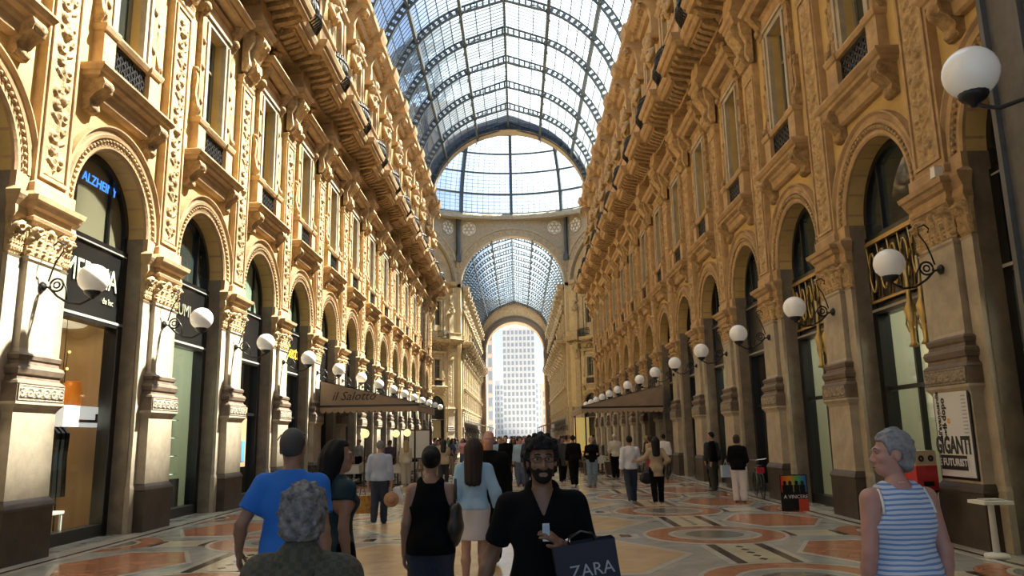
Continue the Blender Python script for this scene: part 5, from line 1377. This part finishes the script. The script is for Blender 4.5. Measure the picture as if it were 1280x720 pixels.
            tail = bx+A3(0,0,-ln)+A3(sd_[0]*.03,sd_[1]*.03-.03,0); tail[1] = min(tail[1], -.115) if abs(head[0]) < .4 else tail[1]
            pr = [ell(hp(0,-.018,.036),(.078,.098,.098),HR,.02), cone(hp(-.04,-.05,0),tail+A3(-.05,0,0),.062,.040,.05), cone(hp(.04,-.05,0),tail+A3(.05,0,0),.062,.040,.05), cone(bx,tail,.07,.04,.05)]; infl = .012
            nz = lambda X,Y,Z: .004*np.sin(110*X+25*Y)
            cuts = [lambda X,Y,Z: np.where(loc_(X,Y,Z)[2]>-.12, np.minimum(loc_(X,Y,Z)[1]-.035, .080-loc_(X,Y,Z)[2]), -1)]
        elif hk == 'bun':
            pr = [ell(hp(0,-.018,.036),(.077,.097,.097),HR,.02), ell(hp(0,-.10,.045),(.048,.048,.048),HR,.02)]; infl = .010; cuts.append(lambda X,Y,Z: (-.07-loc_(X,Y,Z)[2])+np.maximum(0,loc_(X,Y,Z)[1]+.02)*1.0)
        shell('hair', pr, hm, infl, cut=cuts, noise=nz or .0015, v=min(vox,.012 if fingers else vox))
    ctx = dict(root=root, J=J, hp=hp, HR=HR, s=s, shell=shell, headp=headp, loc=lambda v: A3(*v)*s)
    if extra: extra(ctx)
    return root, ctx
def world_pt(root, v):
    p = Matrix.Rotation(root.rotation_euler.z,4,'Z') @ Vector(v); return p+Vector(root.location)
# ------------------------------------------------------------------ the people
def stand(px, Y): return (at_depth(px, 545, Y)[0], Y, 0)
def feet(px, py): x,y = on_floor(px,py); return (x,y,0)
def stripes(name, c1, c2, period, rough=.8):
    m,n,l,b = _mat(name); b.inputs['Roughness'].default_value = rough
    tc = n.new('ShaderNodeTexCoord'); sp = n.new('ShaderNodeSeparateXYZ'); l.new(tc.outputs['Object'], sp.inputs[0])
    ns = n.new('ShaderNodeTexNoise'); ns.inputs['Scale'].default_value = 6; l.new(tc.outputs['Object'], ns.inputs['Vector'])
    ad = n.new('ShaderNodeMath'); ad.operation = 'MULTIPLY_ADD'; ad.inputs[1].default_value = .02; l.new(ns.outputs['Fac'], ad.inputs[0]); l.new(sp.outputs['Z'], ad.inputs[2])
    mu = n.new('ShaderNodeMath'); mu.operation = 'MULTIPLY'; mu.inputs[1].default_value = 1/period; l.new(ad.outputs[0], mu.inputs[0])
    fr = n.new('ShaderNodeMath'); fr.operation = 'FRACT'; l.new(mu.outputs[0], fr.inputs[0])
    gt = n.new('ShaderNodeMath'); gt.operation = 'GREATER_THAN'; gt.inputs[1].default_value = .42; l.new(fr.outputs[0], gt.inputs[0])
    mx = n.new('ShaderNodeMix'); mx.data_type = 'RGBA'; mx.inputs['A'].default_value = (*c1,1); mx.inputs['B'].default_value = (*c2,1)
    l.new(gt.outputs[0], mx.inputs['Factor']); l.new(mx.outputs['Result'], b.inputs['Base Color']); return m
def tweed(name, c1, c2):
    m = mat(name, c1, .95, col2=c2, scale=9, bump=.3, bscale=180)
    n,l = m.node_tree.nodes, m.node_tree.links; b = n['Principled BSDF']
    ck = n.new('ShaderNodeTexChecker'); ck.inputs['Scale'].default_value = 42; ck.inputs['Color1'].default_value = (1,1,1,1); ck.inputs['Color2'].default_value = (.72,.72,.72,1)
    tc = n.new('ShaderNodeTexCoord'); l.new(tc.outputs['Object'], ck.inputs['Vector'])
    mx = n.new('ShaderNodeMix'); mx.data_type='RGBA'; mx.blend_type='MULTIPLY'; mx.inputs['Factor'].default_value = 1
    src = b.inputs['Base Color'].links[0].from_socket; l.new(src, mx.inputs['A']); l.new(ck.outputs['Color'], mx.inputs['B']); l.new(mx.outputs['Result'], b.inputs['Base Color']); return m
HAIR = {'black': cm('hair_black',(.006,.005,.005),.7,spec=.25), 'brown': cm('hair_brown',(.022,.012,.008),.6,spec=.3,bump=.4,bscale=90), 'grey': cm('hair_grey',(.25,.24,.235),.75,col2=(.06,.055,.055),scale=38), 'silver': cm('hair_silver',(.30,.30,.31),.6,col2=(.13,.13,.14),scale=30),
        'darkgrey': cm('hair_darkgrey',(.055,.05,.048),.7), 'blond': cm('hair_blond',(.35,.25,.11),.5), 'white': cm('hair_white',(.5,.49,.47),.7)}
BLK = cm('black_cotton',(.0035,.0035,.004),.95,spec=.15); DENIM = cm('dark_denim',(.018,.026,.05),.85,var=.25,scale=30); JEAN = cm('light_denim',(.16,.23,.30),.85,var=.2,scale=20)
def eyes(c, glasses=False, beard=None, brow=None):
    s,hp,HR,root = c['s'],c['hp'],c['HR'],c['root']
    for x in (-.031,.031):
        e = MB().ball(tuple(hp(x,.083,.011)*s), (.013*s,.010*s,.0065*s), 10).build('eye', cm('eye_white',(.26,.24,.22),.3), root)
        MB().ball(tuple(hp(x,.0905,.011)*s), (.006*s,.004*s,.006*s), 8).build('iris', cm('iris_dark',(.02,.012,.008),.1), e)
    bm = brow or HAIR['black']; b = MB()
    for x in (-1,1): b.tube([tuple(hp(x*q,.097-.35*max(0,q-.03),.033+z)*s) for q,z in ((.014,0),(.03,.005),(.048,0))], .0042*s, 5)
    b.build('eyebrows', bm, root)
    MB().ball(tuple(hp(0,.092,-.070)*s), (.020*s,.008*s,.0035*s), 10).build('mouth', cm('lip',(.11,.05,.042),.6), root)
    if glasses:
        g = MB()
        for x in (-.033,.033): g.tube([tuple(hp(x+.025*math.cos(t),.108,.010+.017*math.sin(t))*s) for t in np.linspace(0,2*PI,14,endpoint=False)], .0022*s, 5, closed=True)
        g.tube([tuple(hp(-.009,.11,.014)*s),tuple(hp(.009,.11,.014)*s)], .002*s, 5)
        for x in (-1,1): g.tube([tuple(hp(x*.058,.106,.014)*s),tuple(hp(x*.080,.02,.012)*s),tuple(hp(x*.080,-.02,0)*s)], .002*s, 5)
        g.build('spectacles', M['iron'], root)
    if beard is not None:
        inv = HR.T; HC = hp(0,0,0)
        def lc(X,Y,Z): x,y,z = X-HC[0],Y-HC[1],Z-HC[2]; return [inv[i,0]*x+inv[i,1]*y+inv[i,2]*z for i in range(3)]
        def cut(X,Y,Z):
            x,y,z = lc(X,Y,Z); up = z+.048-np.abs(x)*.75; mouth = .012-np.sqrt((x/1.3)**2+(z+.069)**2*2.2+(np.maximum(0,.07-y)*9)**2)
            return np.maximum(np.maximum(up, mouth), .005-y)
        c['shell']('beard', c['headp'][:4]+[cone(hp(-.02,.092,-.05),hp(.02,.092,-.05),.007,.007,.01)], beard, .0028, cut=[cut], noise=.0015, v=.006)
# --- man in black with the shopping bag
def x_black(c):
    eyes(c, True, HAIR['black']); s,J,root = c['s'],c['J'],c['root']
    w = J['wrL']*s; d = (J['wrL']-J['elL']); d = d/np.linalg.norm(d)
    a = np.cross(d,A3(0,0,1)); a/=np.linalg.norm(a); b = np.cross(d,a); q = w-d*.035*s
    MB().tube([tuple(q+(a*math.cos(t)+b*math.sin(t))*.033*s) for t in np.linspace(0,2*PI,14,endpoint=False)], .009*s, 6, closed=True).ball(tuple(q+b*-.036*s),(.017,.017,.012),10).build('wristwatch', cm('steel',(.6,.6,.6),.25,metal=1), root)
    w2 = J['wrR']*s-A3(0,0,-.02); MB().tube([tuple(w2+A3(.031*math.cos(t),.031*math.sin(t),0)) for t in np.linspace(0,2*PI,14,endpoint=False)], .010, 6, closed=True).build('bracelet', M['black'], root)
    c['shell']('collar', [cone((-.05,-.03,1.475),(.05,-.03,1.475),.045,.045,.03)], BLK, .004, cut=[lambda X,Y,Z: .052-np.sqrt(X**2+Y**2)], noise=0, v=.008)
rt_black, cb = figure('person','man in a black polo shirt and spectacles walking with a paper shopping bag', stand(676,4.35), PI+.03, 1.735, 'm','brown', .0105, 1.0, head=(.04,.03),
    armL=((.065,-.03,-.285),(-.085,.185,-.190),(-.75,.35,.62)), armR=((.11,-.06,-.27),(.19,.02,-.49),(.1,.35,-1)), stride=.25, top=('vneck',BLK,.72,.86,.020), bottom=('trousers',BLK), hair=('curly',HAIR['black']), face=True, fingers=True, extra=x_black)
# phone in his hand
J,s = cb['J'],cb['s']; p = world_pt(rt_black, (J['wrL']+J['fdL']*.125)*s)
ph = empty('mobile_phone', p, rt_black.rotation_euler.z); tag(ph,'small silver phone held to the chest of the man in black','phone')
ph.scale = (.8,.8,.8); MB().box(-.022,.022,-.008,.008,-.055,.055).build('case', cm('phone_silver',(.35,.37,.4),.3,metal=.5), ph); MB().box(-.018,.018,.008,.010,-.04,.045).build('screen', cm('phone_screen',(.2,.3,.4),.1,emit=(.5,.7,.9),estr=.05), ph)
# shopping bag hanging from his bent forearm
p = world_pt(rt_black, (J['elL']*.45+J['wrL']*.55)*s+A3(0,0,-.035))
bagm = cm('navy_paper',(.005,.008,.024),.6); bg_r = empty('shopping_bag',(p.x+.09,p.y-.15,p.z-.31),.06); tag(bg_r,'dark navy paper shopping bag with pale capital lettering','bag'); bg_r.rotation_euler.y = -.14
MB().add([(-.155,-.06,0),(.155,-.06,0),(.155,.06,0),(-.155,.06,0),(-.16,-.055,.42),(.16,-.055,.42),(.16,.055,.42),(-.16,.055,.42)], [(0,3,2,1),(0,1,5,4),(1,2,6,5),(2,3,7,6),(3,0,4,7)]).build('bag_body', bagm, bg_r)
for y in (-.05,.05): MB().tube([(-.07,y,.41),(-.06,y*.6,.45),(0,y*.2,.47),(.06,y*.6,.45),(.07,y,.41)], .004, 5).build('handle', M['black'], bg_r)
o = put('lettering', text_mesh('lettering','ZARA',.088,cm('zara_letter',(.34,.36,.40),.4),extrude=.001), bg_r); facing(o,(.02,-.0625,.285),(1,0,0),(0,0,1))
# --- man in the blue tee
def x_blue(c):
    s,hp = c['s'],c['hp']; g = MB()
    g.tube([tuple(hp(.085*math.cos(t),.005+.06*math.sin(t)*.5,.118-.03*abs(math.cos(t)))*s) for t in np.linspace(.2,PI-.2,9)], .007*s, 5)
    for x in (-1,1): g.tube([tuple(hp(x*.086,.01,.09)*s),tuple(hp(x*.088,-.06,.06)*s)], .004*s, 5)
    g.build('sunglasses', M['black'], c['root'])
figure('person','man in a bright blue t-shirt with sunglasses pushed up on his cropped hair', stand(366,5.5), .05, 1.82,'m','tan',.0115,1.0, armL='high', armR='hang', stride=.3,
    top=('tee',cm('blue_cotton',(.016,.15,.56),.85),.66,.82,.024), bottom=('trousers',cm('navy_cotton',(.02,.022,.03),.85)), hair=('short',HAIR['darkgrey']), fingers=True, extra=x_blue)
# --- grey curls and tweed
def x_tweed(c):
    s = c['s']; R = c['root']
    pts = [(.12,.03,1.46),(.10,-.06,1.455),(.05,-.135,1.36),(-.05,-.165,1.22),(-.15,-.14,1.05),(-.21,0,.95)]
    b = MB()
    for dz in (-.012,0,.012): b.tube([(x*s,(y-.012)*s,(z+dz)*s) for x,y,z in pts], .009, 6)
    b.build('bag_strap', M['black'], R)
    c['shell']('collar', [cone((-.045,-.05,1.46),(.045,-.05,1.46),.06,.06,.03), cone((-.03,-.045,1.515),(.03,-.045,1.515),.035,.035,.03)], bpy.data.materials['olive_tweed'], .004, cut=[lambda X,Y,Z: .05-np.sqrt(X**2+Y**2)], noise=0, v=.01)
figure('person','person with grey curls in an olive tweed jacket with a black shoulder strap', stand(383,3.05), .03, 1.565,'f','fair',.0105,1.08, armL='hang',armR='hang', stride=.2,
    top=('jacket',tweed('olive_tweed',(.105,.098,.066),(.065,.062,.042)),1.9,.72,.042), bottom=('trousers',BLK), hair=('curly',HAIR['grey']), fingers=True, extra=x_tweed)
# --- woman in teal
figure('person','woman with long black hair in a dark teal top and black skirt', stand(423,6.2), -.75, 1.735,'f','tan',.0125,1.0, head=(-.55,.0), armL='hang', armR=((.03,-.05,-.285),(.05,-.02,-.54),(0,.1,-1)), stride=.25,
    top=('tee',cm('dark_teal',(.006,.028,.036),.85),.30,.90,.016), bottom=('skirt',BLK,.50,.05), hair=('long',HAIR['black'],.30), face=True, fingers=True)
# --- woman in the black tank top
figure('person','woman in a black tank top and dark jeans with her hair up', stand(539,6.7), .0, 1.67,'f','tan',.0125,1.08, armL='hang', armR=((.06,-.04,-.275),(.03,.14,-.42),(-.2,.8,-.5)), stride=.2,
    top=('tank',BLK,0,.84,.030), bottom=('trousers',DENIM,.006), hair=('bun',HAIR['black']), fingers=True)
def shoulder_bag(x,y,z,label,col=(.008,.008,.009),w=.17,h=.17,strap=.42,rz=PI/2):
    r = empty('shoulder_bag',(x,y,z),rz); tag(r,label,'bag'); m = cm('bag_%.2f%.2f%.2f'%col,col,.45)
    V,Q = field([cone((-w*.6,0,-h*.55),(w*.6,0,-h*.55),.055,.055,.05), cone((-w*.45,0,0),(w*.45,0,0),.03,.03,.05), ell((0,0,-h*.45),(w,.06,h*.7),k=.05)], .014)
    put('bag_body', to_mesh('bag_body',[(V,Q)],m), r)
    MB().tube([(-w*.5,0,0),(-w*.3,.0,strap*.6),(0,0,strap),(w*.3,0,strap*.6),(w*.5,0,0)], .011, 6).build('strap', m, r); return r
X_,Y_,_ = stand(569,6.62); shoulder_bag(X_,Y_,1.16,'black slouchy shoulder bag on the woman in the tank top',strap=.24,w=.14,h=.26)
# --- woman with the blue cardigan
figure('person','woman in a pale blue cardigan and short white skirt with long brown hair', stand(592,9.35), -.02, 1.73,'f','fair',.0135,.96, armL='hang',armR='bentout', stride=.2, heel=.03,
    top=('tee',cm('pale_blue_knit',(.30,.47,.62),.9,bump=.2,bscale=90),1.88,.93,.024), bottom=('skirt',cm('white_cotton',(.58,.55,.56),.85),.58,.0), hair=('long',HAIR['brown'],.34), shoes=(.25,.16,.12), fingers=True)
X_,Y_,_ = stand(617.5,9.3)
r = empty('handbag',(X_,Y_,.48),PI/2-.2); tag(r,'small black handbag held by the woman in the white skirt','bag')
MB().loft([(0,.03,.11,-.11),(.18,.035,.10,-.10),(.2,.02,.09,-.09)]).build('bag_body',M['black'],r); MB().tube([(-.07,0,.19),(-.05,0,.3),(0,0,.33),(.05,0,.3),(.07,0,.19)],.007,5).build('handle',M['black'],r)
# --- light shirt with straw hat
lc_ = feet(474,655)
figure('person','man in a pale blue shirt and jeans carrying a straw hat and bags', lc_, -.08,1.70,'m','fair',.016,1.12,armL='hang',armR='hang',stride=.35,
    top=('shirt',cm('pale_shirt',(.33,.38,.50),.85),1.75,.90,.022), bottom=('trousers',DENIM), hair=('short',HAIR['grey']))
r = empty('straw_hat',(lc_[0]+.27,lc_[1]-.16,.50)); r.scale = (.82,.82,.82); tag(r,'straw hat with a red band hanging from his hand','hat'); 
hb_ = MB().lathe([(.01,.10),(.08,.09),(.095,.0),(.19,-.01),(.195,-.02),(.09,-.02)],18); hb_.v=[(a,-c,b) for a,b,c in hb_.v]; hb_.build('crown_and_brim',cm('straw',(.36,.21,.12),.8),r)
bb_ = MB().lathe([(.097,.0),(.099,.03)],18); bb_.v=[(a,-c,b) for a,b,c in bb_.v]; bb_.build('band',cm('red_band',(.3,.03,.03),.7),r)
r = empty('plastic_bag',(lc_[0]+.36,lc_[1]+.02,.42)); tag(r,'white carrier bag beside the straw hat','bag')
put('bag_body',to_mesh('bag_body',[field([cone((0,0,.12),(0,0,.26),.13,.08,.03,.55),cone((-.08,0,.05),(.08,0,.05),.05,.05,.04)],.02,noise=.008)],cm('white_plastic',(.55,.55,.57),.5)),r)
r = empty('carrier_bag',(lc_[0]-.36,lc_[1],.22),.5); tag(r,'yellow patterned carrier bag in the other hand of the pale shirted man','bag')
MB().loft([(0,.07,.16,-.16),(.36,.05,.17,-.17)]).build('bag_body',cm('yellow_print',(.5,.33,.04),.6,col2=(.3,.05,.03),scale=14),r); MB().tube([(-.06,0,.36),(-.04,0,.5),(.04,0,.5),(.06,0,.36)],.008,5).build('handle',M['black'],r)
# --- woman in the striped vest
def x_str(c):
    eyes(c, brow=HAIR['grey']); s,root = c['s'],c['root']
    MB().tube([(.060*math.cos(t)*s,(-.008+.058*math.sin(t))*s,(1.462-.012*math.sin(t))*s) for t in np.linspace(0,2*PI,20,endpoint=False)], .0045, 6, closed=True).build('necklace', cm('pearl',(.6,.55,.5),.3), root)
    for x in (-1,1): MB().tube([(x*.150*s,-.105*s,1.31*s),(x*.142*s,-.088*s,1.37*s),(x*.135*s,-.045*s,1.435*s),(x*.13*s,.03*s,1.425*s)], .008, 6).build('bra_strap', M['white'], root)
figure('person','woman with short silver hair in a blue and white striped vest', stand(1113,4.45), .12,1.735,'f','pink',.0105,1.17, head=(1.35,-.02), armL='hang', armR='hang', stride=.2,
    top=('tank',stripes('blue_white_stripe',(.16,.28,.55),(.58,.64,.74),.026),0,.84,.020), bottom=('trousers',cm('beige_cotton',(.45,.40,.33),.85)), hair=('crop',HAIR['silver']), face=True, fingers=True, extra=x_str)
# --- couple walking away
f1 = feet(790,629); figure('person','man in a loose white shirt and jeans walking arm in arm', f1, .10,1.70,'m','tan',.018,1.05,armL='hang',armR=((.07,.03,-.27),(.16,.16,-.40),(.3,.6,-.7)),stride=.6,
    top=('shirt',cm('white_shirt',(.56,.56,.60),.85),1.85,.88,.022), bottom=('trousers',DENIM), hair=('short',HAIR['black']), shoes=(.4,.38,.34))
f2 = feet(823,630); figure('person','woman with long dark hair in a beige tunic and dark leggings', f2, -.05,1.66,'f','tan',.018,1.0,armL='reach',armR='hip',stride=.5,
    top=('tunic',cm('beige_knit',(.33,.25,.165),.9),1.8,.72,.022), bottom=('trousers',BLK), hair=('long',HAIR['black'],.30), shoes=(.25,.18,.12))
shoulder_bag(f1[0]+.42,f1[1]-.02,.72,'black hand luggage carried between the walking couple',w=.2,h=.22,strap=.12,rz=.1)
shoulder_bag(f2[0]+.30,f2[1]+.02,.92,'black bag on the shoulder of the woman in the beige tunic',w=.16,h=.24,strap=.3)
# --- people by the shaded piers
f = feet(893,614); figure('person','man in a black jumper and dark trousers standing by the shaded piers', f, 1.2,1.76,'m','fair',.02,1.05,top=('tee',BLK,1.9,.86,.024), bottom=('trousers',cm('dark_olive',(.03,.032,.024),.9),.012), hair=('short',HAIR['black']), head=(.3,0))
f = feet(884,611); figure('person','man in a long dark coat half hidden beside the man in the black jumper', (f[0]+.30,f[1]+.35,0), .3,1.72,'m','fair',.022,1.05,top=('coat',cm('dark_coat',(.02,.02,.024),.9),1.9,.60,.026), bottom=('trousers',BLK), hair=('short',HAIR['brown']))
f = feet(926,628); figure('person','woman in a black jacket and white trousers looking into a shop', f, -.35,1.67,'f','fair',.018,1.1,top=('jacket',BLK,1.9,.84,.026), bottom=('trousers',cm('white_trousers',(.60,.55,.55),.85),.012), hair=('bob',HAIR['brown']), armL='hold',armR='hold')
f = (f[0]-.30,f[1]+.1,.62); r = empty('paper_bag',f,.2); tag(r,'pale blue paper bag at the side of the woman in white trousers','bag')
MB().loft([(0,.05,.12,-.12),(.30,.05,.12,-.12)]).build('bag_body',cm('pale_blue_paper',(.32,.42,.55),.6),r); MB().tube([(-.05,0,.3),(0,0,.42),(.05,0,.3)],.006,5).build('handle',M['white'],r)
# --- middle distance
MID = [ # px, py feet, rz, H, sex, skin, label, top, bottom, hair, arms, stride
 (633,606,PI,1.78,'m','fair','man in a black suit over a white shirt walking this way',('jacket',BLK,1.9,.80,.024),('trousers',BLK),('short',HAIR['brown']),.4),
 (718,607,0.1,1.74,'m','tan','man dressed all in black walking along the middle towards the dome',('tee',BLK,1.9,.84,.026),('trousers',BLK),('short',HAIR['black']),.4),
 (741,609,PI,1.68,'f','fair','woman in a black jumper and pale jeans holding a white cup',('tee',BLK,1.9,.86,.022),('trousers',JEAN),('bob',HAIR['blond']),.2),
 (770,598,.1,1.76,'m','pink','man in a cream shirt and dark trousers seen from behind at the cafe',('shirt',cm('cream_shirt',(.50,.46,.38),.85),1.4,.86,.022),('trousers',BLK),('short',HAIR['white']),.1),
 (815,602,.6,1.66,'f','tan','woman in a tan jacket near the planters of the shaded cafe',('jacket',cm('tan_jacket',(.34,.25,.15),.9),1.9,.8,.024),('skirt',cm('red_skirt',(.3,.03,.03),.85),.55,.04),('bob',HAIR['brown']),.2),
 (832,600,-.3,1.72,'m','tan','man in a bright white shirt beside the shaded pier bases',('shirt',cm('bright_white',(.62,.62,.62),.85),1.6,.88,.02),('trousers',cm('brown_trousers',(.10,.06,.04),.9)),('short',HAIR['brown']),.3),
 (507,607,.3,1.66,'f','fair','woman in a cream top and long beige trousers strolling past the cafe',('tee',cm('cream_knit',(.55,.48,.36),.9),1.8,.86,.02),('trousers',cm('beige_wide',(.40,.34,.26),.9),.03),('long',HAIR['blond'],.25),.4),
 (517,603,PI-.3,1.72,'m','pink','bald man in a dark jacket beside the menu board',('jacket',BLK,1.9,.82,.024),('trousers',BLK),None,.2),
 (487,600,PI+.4,1.66,'f','tan','dark haired woman in a violet blouse near the cafe lamps',('tee',cm('violet_blouse',(.16,.12,.22),.85),1.3,.88,.02),('trousers',DENIM),('bob',HAIR['black']),.2),
 (449,600,PI-.6,1.74,'m','fair','waiter in a dark waistcoat and white shirt under the lettered awning',('shirt',cm('waiter_white',(.5,.5,.5),.85),1.9,.95,.018),('trousers',BLK),('short',HAIR['brown']),.1),
 (548,597,PI,1.64,'f','fair','woman in a pale pink cardigan walking towards the square',('tee',cm('pale_pink',(.5,.36,.34),.9),1.8,.86,.02),('trousers',cm('white_trousers2',(.5,.5,.5),.85)),('bob',HAIR['brown']),.4),
 (663,612,0.0,1.78,'m','tan','man in a dark blue jacket directly behind the man in black',('jacket',cm('dark_blue',(.012,.028,.075),.9),1.9,.80,.024),('trousers',DENIM),('short',HAIR['black']),.3),
 (704,603,PI+.2,1.70,'m','brown','man in a charcoal coat walking past the shopper',('coat',cm('charcoal',(.03,.03,.032),.9),1.9,.62,.026),('trousers',BLK),('short',HAIR['black']),.4),
 (648,597,.0,1.72,'m','fair','person in an orange red jacket in the middle of the crowd',('jacket',cm('orange_jacket',(.60,.12,.03),.85),1.9,.82,.024),('trousers',DENIM),('short',HAIR['brown']),.4)]
OCC = []
for px,py,rz,H,sx,sk,lab,tp,bt,hr,st in MID:
    lo_ = stand(517,38.8) if px == 517 else stand(449,35.6) if px == 449 else feet(px,py); OCC.append(lo_[:2])
    figure('person',lab,lo_,rz,H,sx,sk,.022,1.05,armL='hold' if 'cup' in lab else 'hang',armR='hold' if 'cup' in lab else 'swing' if st>.3 else 'hang',stride=st,top=tp,bottom=bt,hair=hr)
figure('person','bald man in a black jacket walking this way behind the cardigan', stand(611,11.2), PI,1.83,'m','pink',.018,1.12,top=('jacket',BLK,1.9,.80,.026),bottom=('trousers',BLK),stride=.3,face=True)
# --- the distant crowd: a few builds, each copy dressed anew
protos = []
random.seed(11)
for i in range(10):
    fem = i%2; hk = (('short',HAIR['black']),('long',HAIR['brown'],.28),('short',HAIR['grey']),('bob',HAIR['blond']),('short',HAIR['brown']),('bob',HAIR['black']))[i%6]
    bt = ('skirt',BLK,.55,.03) if i in (3,7) else ('trousers',DENIM)
    rt,_ = figure('person','x',(0,0,0),0,1.72-.06*fem+.02*(i%3),'f' if fem else 'm',('fair','tan','pink','brown')[i%4],.034,1.05,top=('tee',BLK,(1.9,.6,1.8)[i%3],.84,.03),bottom=bt,hair=hk,stride=(.1,.45,.3)[i%3],armR=('hang','swing','hold')[i%3])
    protos.append(rt)
TOPS = [('black',(.012,.012,.013)),('white',(.55,.55,.55)),('red',(.35,.03,.03)),('navy',(.02,.03,.08)),('grey',(.16,.16,.17)),('beige',(.36,.29,.2)),('orange',(.55,.15,.03)),('pale blue',(.25,.36,.5)),('brown',(.12,.07,.04)),('olive',(.09,.09,.05)),('pink',(.5,.22,.25)),('green',(.04,.16,.07))]
BOTS = [('dark',(.02,.02,.025)),('denim',(.06,.09,.15)),('khaki',(.28,.22,.14)),('pale',(.45,.44,.42))]
occ = list(OCC); k = 0; tries = 0; combos = {}
blocked = [(-7.2,-2.7,28.6,38.5),(2.7,7.2,34.3,44.5)]
while k < 150 and tries < 6000:
    tries += 1; f = random.random()
    y = 26+ (f**1.4)*84; x = random.uniform(-6.0,6.0) if y < 70 or y > 106 else random.uniform(-9,9)
    if y < 34 and abs(x-.4) > 3.2*(1 if random.random()<.5 else .3): continue
    if any(a<x<b and c<y<d for a,b,c,d in blocked) or any((x-a)**2+(y-b)**2 < .75 for a,b in occ): continue
    occ.append((x,y)); p = protos[random.randrange(10)]; c = copy_tree(p) if k >= 10 else protos[k]; c.location = (x,y,0)
    c.rotation_euler.z = random.choice((0,0,PI,PI,PI/2,-PI/2))+random.uniform(-.4,.4)
    tn,tc_ = random.choice(TOPS); bn,bc_ = random.choice(BOTS); lw = 'skirt'
    for ch in c.children:
        nm = ch.name.split('.')[0]
        if nm in ('top','trousers','skirt'):
            mm = cm('crowd_top_'+tn,tc_,.85) if nm == 'top' else cm('crowd_leg_'+bn,bc_,.85)
            ch.material_slots[0].link = 'OBJECT'; ch.material_slots[0].material = mm
            if nm != 'top': lw = nm
    zone = 'in the crowd of the near arm' if y < 69 else 'crossing under the glass dome' if y < 107 else 'at the mouth of the far arm'
    lab = 'person in a %s top and %s %s %s' % (tn,bn,lw,zone); tag(c, lab, 'person', 'passers-by: %s %s %s' % (tn,bn,zone)); k += 1
